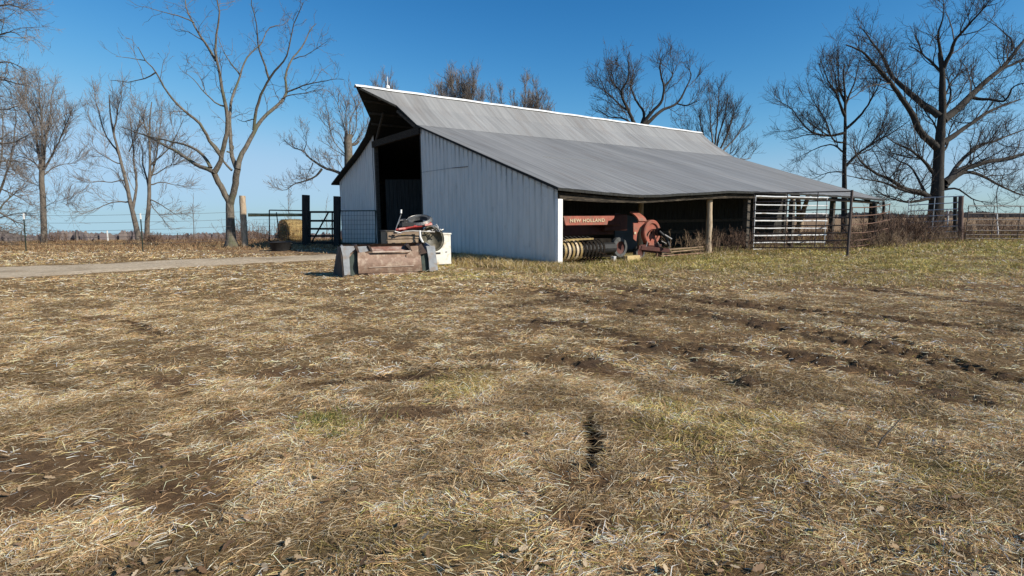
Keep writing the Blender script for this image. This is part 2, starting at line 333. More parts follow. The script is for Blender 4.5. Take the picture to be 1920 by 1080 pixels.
class MB:
    def __init__(s): s.v = []; s.f = []
    def add(s, vs, fs):
        k = len(s.v); s.v += [tuple(float(c) for c in p) for p in vs]; s.f += [tuple(i + k for i in f) for f in fs]; return s
    def box(s, c, d, R=None, ch=.0):
        x, y, z = (q / 2 for q in d); P = [Vector((a * x, b * y, e * z)) for a in (-1, 1) for b in (-1, 1) for e in (-1, 1)]
        if R is not None: P = [R @ p for p in P]
        P = [p + Vector(c) for p in P]
        return s.add(P, [(0, 1, 3, 2), (4, 6, 7, 5), (0, 4, 5, 1), (2, 3, 7, 6), (0, 2, 6, 4), (1, 5, 7, 3)])
    def bar(s, p, q, wd, ht, up=(0, 0, 1)):
        p = Vector(p); q = Vector(q); d = (q - p); L = d.length; d.normalize(); up = Vector(up)
        if abs(d.dot(up)) > .95: up = Vector((0, 1, 0))
        a = d.cross(up).normalized(); b = a.cross(d).normalized()
        P = [e + a * i * wd / 2 + b * j * ht / 2 for e in (p, q) for i in (-1, 1) for j in (-1, 1)]
        return s.add(P, [(0, 1, 3, 2), (4, 6, 7, 5), (0, 4, 5, 1), (2, 3, 7, 6), (0, 2, 6, 4), (1, 5, 7, 3)])
    def tube(s, pts, r, k=8, cap=True):
        pts = [Vector(p) for p in pts]; n = len(pts); rr = r if hasattr(r, '__len__') else [r] * n
        vs = []; ref = None
        for i, p in enumerate(pts):
            t = (pts[min(i + 1, n - 1)] - pts[max(i - 1, 0)]).normalized()
            if ref is None: ref = Vector((0, 0, 1)) if abs(t.z) < .9 else Vector((1, 0, 0))
            a = t.cross(ref).normalized(); b = t.cross(a).normalized(); ref = -b.cross(t).cross(t) if False else ref
            vs += [p + (a * math.cos(2 * math.pi * j / k) + b * math.sin(2 * math.pi * j / k)) * rr[i] for j in range(k)]
        fs = [(i * k + j, i * k + (j + 1) % k, (i + 1) * k + (j + 1) % k, (i + 1) * k + j) for i in range(n - 1) for j in range(k)]
        if cap: fs += [tuple(range(k))[::-1], tuple((n - 1) * k + j for j in range(k))]
        return s.add(vs, fs)
    def lathe(s, prof, c=(0, 0, 0), axis='Z', k=24, R=None, a0=0, a1=2 * math.pi):
        full = abs(a1 - a0 - 2 * math.pi) < 1e-6; kk = k if full else k + 1; vs = []
        for (r, h) in prof:
            for j in range(kk):
                t = a0 + (a1 - a0) * j / k; x, y = r * math.cos(t), r * math.sin(t)
                p = {'Z': Vector((x, y, h)), 'Y': Vector((x, h, y)), 'X': Vector((h, x, y))}[axis]
                if R is not None: p = R @ p
                vs.append(p + Vector(c))
        fs = []
        for i in range(len(prof) - 1):
            for j in range(k):
                j2 = (j + 1) % kk if full else j + 1
                fs.append((i * kk + j, i * kk + j2, (i + 1) * kk + j2, (i + 1) * kk + j))
        return s.add(vs, fs)
    def prism(s, poly, a, d, n):   # poly: list of 3-D points, extruded by vector d*n
        n = Vector(n) * d; P = [Vector(p) for p in poly]; k = len(P)
        return s.add(P + [p + n for p in P], [tuple(range(k)), tuple(range(2 * k - 1, k - 1, -1))] + [(i, (i + 1) % k, (i + 1) % k + k, i + k) for i in range(k)])
    def build(s, name, m, parent=None, smooth=False, bevel=0, loc_=None):
        me = bpy.data.meshes.new(name); me.from_pydata(s.v, [], s.f); me.update(); me.materials.append(m)
        if smooth: me.polygons.foreach_set('use_smooth', [True] * len(me.polygons))
        o = bpy.data.objects.new(name, me); link(o, parent)
        if loc_ is not None: o.location = loc_
        if bevel:
            b = o.modifiers.new('bevel', 'BEVEL'); b.width = bevel; b.segments = 2; b.limit_method = 'ANGLE'
        if smooth:
            try: me.set_sharp_from_angle(angle=math.radians(40))
            except Exception: pass
        return o
def log_mb(p, q, r0, r1, k=12, wob=.02, n=9, mb=None):
    mb = mb or MB(); p = Vector(p); q = Vector(q)
    pts = [p.lerp(q, i / (n - 1)) + Vector((random.uniform(-wob, wob), random.uniform(-wob, wob), 0)) * (1 if 0 < i < n - 1 else 0) for i in range(n)]
    return mb.tube(pts, [r0 + (r1 - r0) * i / (n - 1) + random.uniform(-.06, .06) * r0 for i in range(n)], k)

# ------------------------------------------------------------------ ground sheet
def axis(segs):
    out = [segs[0][0]]
    for a, b, st in segs:
        n = max(1, int(round((b - a) / st))); out += list(a + (b - a) * (np.arange(1, n + 1) / n))
    return np.array(out)
def geoax(a, b, r, s0):
    out = []; x = a; s = s0
    while x < b: x += s; s *= r; out.append(x)
    return out
xs_c = axis([(-9, -4, .07), (-4, 6, .035), (6, 10, .07), (10, 20, .16)])
xs = np.concatenate([-np.array(geoax(9, 3500, 1.1, .1))[::-1], xs_c, np.array(geoax(20, 3500, 1.1, .2))])
ys_c = axis([(1.2, 6.5, .035), (6.5, 12, .06), (12, 22, .12), (22, 40, .25)])
ys = np.concatenate([-np.array(geoax(-1.2, 300, 1.25, .3))[::-1], ys_c, np.array(geoax(40, 4000, 1.08, .3))])
X, Y = np.meshgrid(xs, ys); xf, yf = X.ravel(), Y.ravel()
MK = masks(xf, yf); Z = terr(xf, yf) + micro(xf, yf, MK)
nx, ny = len(xs), len(ys); I = np.arange(nx * ny).reshape(ny, nx)
Q = np.stack([I[:-1, :-1], I[:-1, 1:], I[1:, 1:], I[1:, :-1]], -1).reshape(-1, 4)
fieldm = sst(.45, .6, .9 * sst(20, 27, yf) * sst(2, -3, xf) + .2 * fbm(xf * .4, yf * .4, 3, 33)) 
fieldm = np.maximum(fieldm, sst(30, 36, yf))
crk = np.clip(MK[2], 0, 1)
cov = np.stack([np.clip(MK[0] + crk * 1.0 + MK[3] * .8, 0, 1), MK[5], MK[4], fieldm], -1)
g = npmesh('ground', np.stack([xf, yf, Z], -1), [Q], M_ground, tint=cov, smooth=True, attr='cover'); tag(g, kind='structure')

# gravel drive
def ribbon(name, up, lo, m, lift, n=90, k=9, ragged=.18):
    up = np.array([gnd(*p)[:2] for p in up]); lo = np.array([gnd(*p)[:2] for p in lo])
    def rs(P, n):
        d = np.r_[0, np.cumsum(np.hypot(*np.diff(P, axis=0).T))]; t = np.linspace(0, d[-1], n); return np.stack([np.interp(t, d, P[:, 0]), np.interp(t, d, P[:, 1])], -1)
    A, B = rs(up, n), rs(lo, n); V = []
    for j in range(k):
        f = j / (k - 1); P = A * (1 - f) + B * f
        if j in (0, k - 1):
            P = P + (vnoise(P[:, 0] * 2.3, P[:, 1] * 2.3, 5 + j)[:, None] - .5) * ragged * 2 * np.array([.3, 1])
        z = gz(P[:, 0], P[:, 1]) + (lift if 0 < j < k - 1 else -.03); V.append(np.column_stack([P, z]))
    V = np.concatenate(V); J = np.arange(k * n).reshape(k, n)
    Q = np.stack([J[:-1, :-1], J[1:, :-1], J[1:, 1:], J[:-1, 1:]], -1).reshape(-1, 4)
    return tag(npmesh(name, V, [Q], m, smooth=True), kind='structure')
ribbon('gravel_drive', [(-700, 520), (-300, 508), (0, 500), (200, 494), (400, 484), (520, 480), (640, 477), (740, 470)],
       [(-700, 574), (-300, 545), (0, 524), (200, 511), (400, 499), (520, 492), (640, 487), (755, 484)], M_gravel, .035)

# ------------------------------------------------------------------ grass and straw
STRAW = np.array([(.58, .425, .235), (.70, .55, .345), (.43, .275, .14), (.31, .19, .09), (.86, .74, .54), (.20, .118, .058), (.42, .30, .14), (.50, .33, .185)])
GREEN = np.array([(.26, .24, .06), (.36, .31, .085), (.17, .17, .04), (.50, .40, .13), (.64, .50, .20), (.44, .32, .11), (.60, .45, .19)])
def blades(name, pos, L, wd, lay, lift, col, ang, label=None):
    n = len(pos); d = np.stack([np.cos(ang), np.sin(ang), np.zeros(n)], -1)
    roll = rng.normal(0, .5, n); pr = np.stack([-np.sin(ang) * np.cos(roll), np.cos(ang) * np.cos(roll), np.sin(roll)], -1) * (wd / 2)[:, None]
    ce, se = np.cos(lay), np.sin(lay); zz = np.array([0, 0, 1.])
    p0 = pos
    p1 = p0 + d * (L * .5 * ce)[:, None] + zz * (L * .5 * se)[:, None]
    bend = rng.normal(0, .65, n); d2 = np.stack([np.cos(ang + bend), np.sin(ang + bend), np.zeros(n)], -1)
    lay2 = lay - lift; p2 = p1 + d2 * (L * .5 * np.cos(lay2))[:, None] + zz * (L * .5 * np.sin(lay2))[:, None]
    p2[:, 2] = np.maximum(p2[:, 2], p0[:, 2] + .001)
    V = np.stack([p0 - pr, p0 + pr, p1 + pr * .85, p1 - pr * .85, p2], 1).reshape(-1, 3)
    b = np.arange(n)[:, None] * 5
    o = npmesh(name, V, [b + np.array([0, 1, 2, 3]), b + np.array([3, 2, 4])], M_blade, tint=np.repeat(col, 5, 0))
    return tag(o, kind='stuff')
def scatter(n, y0, y1, power=1.0, xm=1.02, side_m=.6):
    y = y0 + (y1 - y0) * rng.random(n) ** power; hw = y * xm + side_m
    x = (rng.random(n) * 2 - 1) * hw; return x, y
def palette(P, n): return P[rng.integers(0, len(P), n)]
def straw_layer(name, n, y0, y1, L, W, power=1.0, tuft=.0, hmul=1.0):
    # uniform in area: pick y with pdf ~ y
    m = int(n * 1.75); u = rng.random(m); y = np.sqrt(y0 ** 2 + (y1 ** 2 - y0 ** 2) * u); x = (rng.random(m) * 2 - 1) * (y * 1.08 + 2.4)
    M = masks(x, y); mud_shade, dep, crack, arc, bare, green = M
    clump = fbm(x * 3.2, y * 3.2, 3, 21)
    patch = fbm(x * .9, y * 1.4, 3, 23)
    q = np.hypot(x - CB[0], y - CB[1])
    lu = (x - CB[0]) * U3[0] + (y - CB[1]) * U3[1]; lv = (x - CB[0]) * V3[0] + (y - CB[1]) * V3[1]
    inbarn = (lu > -.05) & (lv > -.05) & (lu < 24) & (lv < 20)
    road = roadmask(x, y)
    prob = (.16 + 1.0 * sst(.38, .58, clump * .6 + patch * .4)) * (1 - .86 * bare) * (1 - .95 * mud_shade) * (1 - road * .97) * (1 - .85 * arc) * (crack < .25)
    dcr, tcr = segdist(x, y, CRACK); keep = (rng.random(m) < prob) & ~inbarn & (dcr > .016 + .058 * sst(.3, .85, tcr) * sst(1.5, 1.2, tcr) * (.4 + vnoise(x * 13, y * 13, 6)))
    x, y, green, patch, clump = x[keep][:n], y[keep][:n], green[keep][:n], patch[keep][:n], clump[keep][:n]; k = len(x)
    z = gz(x, y) + .002
    th = (fbm(x * .7, y * .7, 2, 80) - .5) * 3.4 + .35 + (fbm(x * 4, y * 4, 2, 81) - .5) * 4.5
    ang = th + rng.normal(0, .55, k) + (rng.random(k) < .3) * rng.uniform(-2, 2, k) + np.pi * (rng.random(k) < .5)
    Ls = L * np.clip(rng.lognormal(-.15, .5, k), .25, 2.2); Ws = W * rng.uniform(.6, 1.4, k)
    lay = np.abs(rng.normal(.10, .16, k)) * hmul + green * np.abs(rng.normal(.25, .35, k))
    isg = rng.random(k) < np.clip(green * .9, .04, .85)
    col = np.where(isg[:, None], palette(GREEN, k), palette(STRAW, k)) * rng.uniform(.7, 1.15, k)[:, None]
    tone = (.85 + .58 * fbm(x * .6, y * .9, 3, 77)) * (.66 + .74 * sst(.3, .7, fbm(x * 3.2 + 5, y * 4.2, 3, 78))); col = np.clip(col * tone[:, None], 0, .8)
    return blades(name, np.column_stack([x, y, z]), Ls, Ws, lay, lay * 1.6 + .1, col, ang)
RU = np.array([gnd(*p)[:2] for p in [(-700, 520), (0, 500), (400, 484), (640, 477), (740, 470)]]); RL = np.array([gnd(*p)[:2] for p in [(-700, 574), (0, 524), (400, 499), (640, 487), (755, 484)]])
def roadmask(x, y):
    hi = np.interp(x, RU[:, 0], RU[:, 1]); lo = np.interp(x, RL[:, 0], RL[:, 1])
    wob = (vnoise(x * 1.2, y * 1.2, 91) - .5) * .6
    return ((y > lo + .1 + wob) & (y < hi - .1 + wob) & (x < -3.2)).astype(float)
straw_layer('straw', 430000, 1.1, 5.0, .085, .0028)
straw_layer('straw', 330000, 4.9, 10.5, .10, .0048)
straw_layer('straw', 200000, 10.3, 20, .13, .011)
straw_layer('straw', 90000, 19.8, 33, .18, .02, hmul=1.6)

def tufts(name, centres, per, L, W, cols, spread=.07, lean=.45):
    c = np.repeat(np.asarray(centres), per, 0); n = len(c)
    x = c[:, 0] + rng.normal(0, spread, n); y = c[:, 1] + rng.normal(0, spread, n); z = gz(x, y) - .005
    lay = np.pi / 2 - np.abs(rng.normal(lean, .3, n)); ang = rng.uniform(0, 2 * np.pi, n)
    col = palette(cols, n) * rng.uniform(.65, 1.1, n)[:, None]
    return blades(name, np.column_stack([x, y, z]), L * rng.uniform(.5, 1.3, n), W * rng.uniform(.7, 1.3, n), lay, np.full(n, .75), col, ang)
# green and tan tufts along the barn foot, the eave line and the gates
cs = []
def clustered(p, th, sc=.9, seed=31): return float(fbm(np.array([p[0] * sc]), np.array([p[1] * sc]), 3, seed)[0]) > th
while len(cs) < 420:     # along the eave side
    u = random.uniform(-1.5, 24); v = -abs(random.gauss(.1, .8)) - .05; p = bw(u, v, 0)
    if clustered(p, random.uniform(.38, .58)): cs.append(p[:2])
tufts('grass', cs[:260], 44, .24, .010, np.concatenate([GREEN, STRAW[:5]]), .13, .55)
tufts('grass', cs[260:], 40, .17, .011, np.concatenate([GREEN, GREEN, STRAW[:3]]), .2, .7)
G2_ = GREEN * np.array([.62, .78, .7])
tufts('grass', [bw(random.uniform(.5, 9), -abs(random.gauss(.3, .5)), 0)[:2] for _ in range(46)], 34, .2, .011, G2_, .14, .6)
cs = []
for _ in range(170):
    v = random.uniform(-1.2, 5.6); u = -abs(random.gauss(.05, .55)) - .06; cs.append(bw(u, v, 0)[:2])
for _ in range(90): cs.append(bw(-abs(random.gauss(0, .25)) - .05, random.uniform(-.8, 5.2), 0)[:2])
for _ in range(20): cs.append(bw(-.45 + random.gauss(0, .16), 3.9 + random.gauss(0, .35), 0)[:2])
tufts('grass', [bw(-1.25 + random.gauss(0, .22), 3.0 + random.gauss(0, .45), 0)[:2] for _ in range(44)] + [bw(-1.5 + random.gauss(0, .3), 1.6 + random.gauss(0, .9), 0)[:2] for _ in range(34)], 42, .34, .009, np.concatenate([STRAW[:5], GREEN[3:]]), .10, .5)
tufts('grass', cs, 46, .26, .009, np.concatenate([GREEN, STRAW[:5], STRAW[:3]]), .13)
cs = [gnd(random.uniform(1000, 2050), 476 + 62 * random.random() ** 1.3)[:2] for _ in range(2600)]
cs = [c for c in cs if clustered(c, random.uniform(.42, .62), .8, 37)][:620]
tufts('grass', cs, 30, .15, .010, np.concatenate([GREEN, STRAW[:5], STRAW[:3]]), .2, .85)
cs = [gnd(random.gauss(600, 22), random.gauss(795, 8))[:2] for _ in range(26)] + [gnd(random.gauss(640, 40), random.gauss(800, 18))[:2] for _ in range(14)]
tufts('grass', cs, 12, .12, .004, GREEN * np.array([.6, .72, .65]), .04, .8)
cs = [gnd(random.uniform(1150, 1950), random.uniform(700, 1075))[:2] for _ in range(330)]
tufts('grass', cs, 12, .085, .0034, np.concatenate([GREEN, STRAW]), .05, .95)
# rank dead grass along the fence line on the left and behind the gates on the right
cs = []
for _ in range(2600):
    x = random.uniform(-46, -7); y = random.uniform(27, 40) + random.gauss(0, .5); cs.append((x, y))
DRY = np.array([(.34, .20, .11), (.42, .28, .15), (.26, .15, .085), (.50, .37, .21), (.30, .20, .10)])
cs = [c for c in cs if terr(*c) > -2 and c[1] > 26.5 + .0 * c[0]]
tufts('dry_field_grass', cs, 16, .30, .022, DRY, .35, .6)
cs = [(random.uniform(18, 60), random.uniform(28, 48)) for _ in range(2600)]
cs = [c for c in cs if c[0] > 17 + (c[1] - 28) * .2]
tufts('dry_field_grass', cs, 12, .24, .028, np.concatenate([DRY, GREEN[:2]]), .4, .6)
# crumbs of earth on the bare and churned ground
def crumbs(n):
    m = n * 9; yy = np.sqrt(1.8 ** 2 + (11 ** 2 - 1.8 ** 2) * rng.random(m) ** 1.3); xx = (rng.random(m) * 2 - 1) * (yy * 1.02 + .4); M = masks(xx, yy)
    k = rng.random(m) < np.clip(M[0] * 1.2 + M[4] * .7, .012, 1) ; xx, yy = xx[k][:n], yy[k][:n]; n = len(xx); s = np.abs(rng.normal(0, .004, n)) + .003
    O = np.array([(1, 0, 0), (-1, 0, 0), (0, 1, 0), (0, -1, 0), (0, 0, .9), (0, 0, -.6)]); Fc = np.array([(0, 2, 4), (2, 1, 4), (1, 3, 4), (3, 0, 4), (2, 0, 5), (1, 2, 5), (3, 1, 5), (0, 3, 5)])
    V = O[None] * s[:, None, None] * rng.uniform(.55, 1.3, (n, 6, 1)) + np.column_stack([xx, yy, gz(xx, yy) + s * .3])[:, None]
    a = rng.uniform(0, 6.28, n); col = np.array([(.15, .095, .055), (.20, .13, .08), (.09, .058, .036), (.25, .17, .11)])[rng.integers(0, 4, n)]
    tag(npmesh('soil_crumbs', V.reshape(-1, 3), [(np.arange(n)[:, None, None] * 6 + Fc[None]).reshape(-1, 3)], M_blade, tint=np.repeat(col, 6, 0)), kind='stuff')
crumbs(5000)
# fallen oak leaves
def leaves(n):
    p = np.array([gnd(random.uniform(-40, 1960), 1080 - 560 * random.random() ** 1.6)[:2] for _ in range(n)])
    a = rng.uniform(0, 6.28, n); s = rng.uniform(.014, .032, n); z = gz(p[:, 0], p[:, 1]) + rng.uniform(.008, .03, n)
    prof = [(-1, 0), (-.6, .35), (-.3, .22), (0, .5), (.25, .28), (.55, .38), (1, .05), (.55, -.38), (.25, -.28), (0, -.5), (-.3, -.22), (-.6, -.35)]
    V = []; 
    for i in range(n):
        t1, t2 = rng.normal(0, .35, 2)
        for (lx, ly) in prof:
            X_ = lx * math.cos(a[i]) - ly * math.sin(a[i]); Y_ = lx * math.sin(a[i]) + ly * math.cos(a[i])
            V.append((p[i, 0] + X_ * s[i], p[i, 1] + Y_ * s[i], z[i] + s[i] * (X_ * t1 + Y_ * t2 + .35 * ly * ly)))
    k = len(prof); f = (np.arange(n)[:, None] * k + np.arange(k))
    P = np.array([(.26, .165, .09), (.40, .29, .18), (.48, .38, .26), (.2, .12, .07), (.32, .21, .13)])
    return tag(npmesh('fallen_leaves', np.array(V), [f], M_blade, tint=np.repeat(palette(P, n), k, 0)), kind='stuff')
leaves(420)
# ------------------------------------------------------------------ barn (local X = ridge direction, Y = across the gable, Z up)
def pl(x, T): return float(np.interp(x, [a for a, _ in T], [b for _, b in T]))
EAVE = [(-.2, 2.36), (.74, 2.31), (2.2, 2.24), (3.4, 2.20), (4.5, 2.22), (5.4, 2.28), (7, 2.35), (8.5, 2.44), (12.5, 2.46), (18.8, 2.39), (23, 2.28)]
PROF = [(-.15, None, -.10), (8.9, 5.38, -.12), (10.45, 6.40, -.30), (11.45, 7.25, -1.72), (13.0, 6.24, -.50), (14.3, 5.55, -.32), (16.0, 4.86, -.30), (19.95, 3.55, -.30)]
UEND = 22.95
def roofz(u, v):
    if v <= 8.9:
        e = pl(u, EAVE); f = (v + .15) / 9.05; z = e + (5.38 - e) * f
        return z + .05 * math.sin(f * math.pi) * math.sin(u * .55 + 1) * .6 - .03 * math.sin(f * math.pi)
    pts = [(p[0], p[1]) for p in PROF[1:]]; return pl(v, pts)
barn = thing('barn', 'long low white barn with a weathered metal roof and a pointed hay hood', 'barn', CB, BA)
def roof_grid(off, vs, nu=70, jag=0):
    V = []; 
    for v in vs:
        uv = pl(v, [(p[0], p[2]) for p in PROF])
        for i in range(nu):
            t = i / (nu - 1); u = uv + (UEND - uv) * t; vv = v
            if jag and v == vs[0]: vv = v + random.uniform(-jag, jag)
            V.append((u, vv, roofz(u, v) + off + (random.uniform(-.004, .006) if jag else 0)))
    n = len(vs); J = np.arange(n * nu).reshape(n, nu)
    return np.array(V), np.stack([J[:-1, :-1], J[:-1, 1:], J[1:, 1:], J[1:, :-1]], -1).reshape(-1, 4), J
VS_R = [-.15, .4, 1.2, 2.2, 3.4, 4.6, 5.8, 7, 8.2, 8.7, 8.9, 9.4, 9.9, 10.3, 10.45, 10.6, 10.8, 11.0, 11.2, 11.35, 11.45]
VS_L = [11.45, 11.6, 11.9, 12.3, 12.7, 13.0, 13.6, 14.3, 15.1, 16.0, 17, 18, 19, 19.95]
V_, Q_, _ = roof_grid(0, [v for v in VS_R if v <= 8.95], 150, .03); npmesh('roof_slope', V_, [Q_], M_roof, barn)
V_, Q_, _ = roof_grid(.006, [8.8] + [v for v in VS_R if v >= 8.9], 90); npmesh('roof_slope', V_, [Q_], M_roofup, barn)
V_, Q_, _ = roof_grid(0, VS_L, 60); npmesh('roof_slope', V_, [Q_], M_roof, barn)
# closed dark decking under the sheets (its edge is the black line along the verge)
for vs in (VS_R, VS_L):
    A, Qa, J = roof_grid(-.012, vs, 60); B, Qb, _ = roof_grid(-.085, vs, 60); k = len(A); n, m_ = J.shape
    ed = []
    for line in (J[0, :], J[-1, :], J[:, 0], J[:, -1]):
        ed += [(line[i], line[i + 1], line[i + 1] + k, line[i] + k) for i in range(len(line) - 1)]
    npmesh('roof_decking', np.concatenate([A, B]), [Qa, Qb[:, ::-1] + k, np.array(ed)], M_dark, barn)
# sheet lap lines + lifted sheet edges on the long slope
mb = MB()
for vv, u0, u1 in [(4.62, 3.2, 6.6), (4.6, 7.4, 9.8), (4.65, 10.8, 13.1)]:
    mb = MB(); pts = [(u0 + (u1 - u0) * i / 12, vv, roofz(u0 + (u1 - u0) * i / 12, vv) + .004) for i in range(13)]; mb.tube(pts, .009, 4); mb.build('sheet_lap', M_roof, barn)
prof = [(-.16, -.10), (-.155, -.085), (0, .02), (.155, -.085), (.16, -.10)]
Vc = []; nn = 50
for i in range(nn):
    u = -1.76 + (UEND + .05 + 1.76) * i / (nn - 1)
    for a, b in prof: Vc.append((u, 11.45 + a, 7.275 + b + .01 + .008 * math.sin(i * 1.3)))
J = np.arange(nn * 5).reshape(nn, 5); Qc = np.stack([J[:-1, :-1], J[:-1, 1:], J[1:, 1:], J[1:, :-1]], -1).reshape(-1, 4)
npmesh('ridge_cap', np.array(Vc), [Qc], M_trim, barn)
rod = MB(); rb = (-.25, 11.45, 7.30); rod.tube([rb, (rb[0], rb[1], rb[2] + .52)], [.02, .012], 6); rod.lathe([(.09, 0), (.09, .12), (.03, .16), (.0, .17)], rb, k=10); rod.build('lightning_rod', M_trim, barn)

def siding(name, v0, v1, top, bot, u=0.0, seed=1):
    rr = random.Random(seed); vs = []; ux = []; rib = []
    v = v0; 
    while v < v1 - .02:
        for dv, du, r_ in ((0, 0, 0), (.115, 0, 0), (.13, -.022, 1), (.155, -.022, 1), (.17, 0, 0), (.24, -.003, 0)):
            if v + dv < v1 - .004: vs.append(v + dv); ux.append(du); rib.append(r_)
        v += .305
    vs.append(v1); ux.append(0); rib.append(0); rows = 22; V = []; T = []
    lens = {}
    for j, vv in enumerate(vs):
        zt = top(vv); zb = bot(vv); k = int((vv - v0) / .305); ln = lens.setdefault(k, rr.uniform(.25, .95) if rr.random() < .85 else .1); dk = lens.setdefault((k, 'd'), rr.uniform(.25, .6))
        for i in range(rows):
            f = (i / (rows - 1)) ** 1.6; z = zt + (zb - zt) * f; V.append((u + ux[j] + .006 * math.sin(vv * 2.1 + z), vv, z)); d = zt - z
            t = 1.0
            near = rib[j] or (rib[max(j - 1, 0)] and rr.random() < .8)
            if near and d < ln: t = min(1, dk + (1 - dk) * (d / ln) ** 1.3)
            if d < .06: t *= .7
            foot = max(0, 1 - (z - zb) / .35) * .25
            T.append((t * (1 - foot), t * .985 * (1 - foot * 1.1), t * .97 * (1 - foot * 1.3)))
    J = np.arange(len(vs) * rows).reshape(len(vs), rows); Q = np.stack([J[:-1, :-1], J[:-1, 1:], J[1:, 1:], J[1:, :-1]], -1).reshape(-1, 4)
    return npmesh(name, np.array(V), [Q], M_siding, barn, tint=np.array(T))
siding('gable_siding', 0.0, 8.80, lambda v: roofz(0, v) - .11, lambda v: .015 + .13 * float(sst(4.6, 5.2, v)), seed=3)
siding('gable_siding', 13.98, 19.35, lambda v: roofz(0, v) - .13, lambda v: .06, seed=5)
MB().box((.085, .03, 1.02), (.19, .14, 2.02)).build('corner_trim', M_trim, barn, bevel=.015)
MB().box((.075, 8.86, 2.6), (.14, .12, 5.2)).build('door_post', M_wood, barn); MB().box((.075, 13.90, 2.6), (.16, .16, 5.2)).build('door_post', M_wood, barn)
MB().bar((-.03, 13.98, 5.13), (-.03, 8.78, 5.15), .16, .30).build('door_beam', M_woodh, barn)
MB().bar((.02, 13.7, 5.3), (-.2, 12.2, 6.35), .08, .12).build('hood_brace', M_wood, barn)
MB().bar((.02, 9.2, 5.3), (-.2, 10.6, 6.2), .08, .12).build('hood_brace', M_wood, barn)
mb = MB()
for vv in (9.6, 10.4, 10.95, 11.45, 12.0, 12.6, 13.2):
    mb.bar((pl(vv, [(p[0], p[2]) for p in PROF]) + .1, vv, roofz(0, vv) - .14), (2.4, vv, roofz(0, vv) - .14), .05, .10)
for k in range(12):
    uu = 1 + k * 1.9
    mb.bar((uu, .1, roofz(uu, .1) - .17), (uu, 8.8, roofz(uu, 8.8) - .17), .05, .14)
mb.build('rafter', M_wood, barn)
# dark inner and rear walls
def board_wall(name, pts, z0, top, m, th=.03, bw_=.19):
    mb = MB()
    for (a, b) in zip(pts[:-1], pts[1:]):
        a = Vector(a); b = Vector(b); L = (b - a).length; n = int(L / bw_); d = (b - a) / n; nr = Vector((-d.y, d.x)).normalized()
        for i in range(n):
            c0 = a + d * (i + .02); c1 = a + d * (i + .97); o = nr * random.uniform(-.006, .006)
            P = []
            zt0, zt1 = top(c0.x, c0.y) + random.uniform(-.01, .01), top(c1.x, c1.y)
            for c, zt in ((c0, zt0), (c1, zt1)):
                for s in (-.5, .5):
                    q = c + o + nr * th * s; P += [(q.x, q.y, z0), (q.x, q.y, zt)]
            mb.add(P, [(0, 1, 3, 2), (4, 6, 7, 5), (0, 4, 5, 1), (2, 3, 7, 6), (1, 5, 7, 3)])
    return mb.build(name, m, barn)
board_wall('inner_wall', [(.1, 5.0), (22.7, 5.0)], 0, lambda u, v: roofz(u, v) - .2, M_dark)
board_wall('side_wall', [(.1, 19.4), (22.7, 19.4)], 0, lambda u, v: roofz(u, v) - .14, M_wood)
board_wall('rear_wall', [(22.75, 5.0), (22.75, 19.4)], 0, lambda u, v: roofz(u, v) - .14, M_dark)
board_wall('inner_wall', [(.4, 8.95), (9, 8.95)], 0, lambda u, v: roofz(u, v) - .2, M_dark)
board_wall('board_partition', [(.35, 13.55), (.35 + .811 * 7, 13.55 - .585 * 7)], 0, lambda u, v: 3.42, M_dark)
mb = MB()
for z in (.7, 1.25): mb.bar((.5, 4.93, z), (22, 4.93, z), .04, .14)
mb.build('wall_rail', M_wood, barn)
# eave beam, segment by segment, sagging between its posts
BB = [(-.05, 2.01), (1.8, 1.95), (3.84, 1.94), (7.2, 2.11), (9.06, 2.18), (13, 2.2), (18, 2.14), (22.9, 2.04)]
mb = MB(); us = [.10, .9, 1.8, 2.8, 3.8, 4.9, 6.0, 7.2, 8.2, 9.1, 10.4, 12, 14, 16, 18, 20, 22.85]
for a, b in zip(us[:-1], us[1:]):
    za, zb_ = pl(a, BB), pl(b, BB); ta, tb = pl(a, EAVE) - .115, pl(b, EAVE) - .115
    P = [(a, .02, za), (a, .14, za), (a, .02, ta), (a, .14, ta), (b, .02, zb_), (b, .14, zb_), (b, .02, tb), (b, .14, tb)]
    mb.add(P, [(0, 1, 3, 2), (4, 6, 7, 5), (0, 4, 5, 1), (2, 3, 7, 6), (0, 2, 6, 4), (1, 5, 7, 3)])
mb.build('eave_beam', M_woodh, barn)
pq = side(1202, 388, 3.1)
for u, r, m, v_ in [(pq[0], .12, M_log, 3.1), (7.98, .125, M_log, .3)]:
    log_mb((u, v_, -.05), (u, v_, pl(u, BB) + .1 + (v_ > 1) * .9), r, r * .85, wob=.015).build('eave_post', m, barn, smooth=True)
for u in (10.45, 14.1, 18.0, 22.55):
    MB().box((u, .25, 1.05), (.2, .2, 2.2)).build('eave_post', M_wood, barn, bevel=.01)
log_mb((22.6, 4.55, 0), (22.6, 4.6, 3.7), .13, .12).build('rear_post', M_log, barn, smooth=True)
mb = MB(); log_mb((21.9, 3.9, 0), (21.8, 3.65, 1.0), .2, .19, mb=mb); log_mb((21.8, 3.65, .95), (21.9, 4.05, 3.3), .16, .1, mb=mb); log_mb((21.8, 3.65, .95), (21.8, 3.2, 3.2), .15, .1, mb=mb)
mb.build('forked_prop', M_log, barn, smooth=True)
MB().bar((-.026, 8.75, 3.42), (-.026, 5.9, 3.40), .004, .018).build('sheet_joint', M_grey, barn)
MB().bar((-.026, 5.0, 3.36), (-.026, 6.2, 3.40), .004, .022).build('sheet_scratch', M_wood, barn)
# a loose wire runs down the left jamb
MB().tube([(-.05, 13.99, 5.3), (-.07, 14.05, 4.2), (-.06, 13.97, 3.0), (-.06, 14.02, 1.6), (-.05, 13.99, .2)], .012, 5).build('loose_cable', M_black, barn)

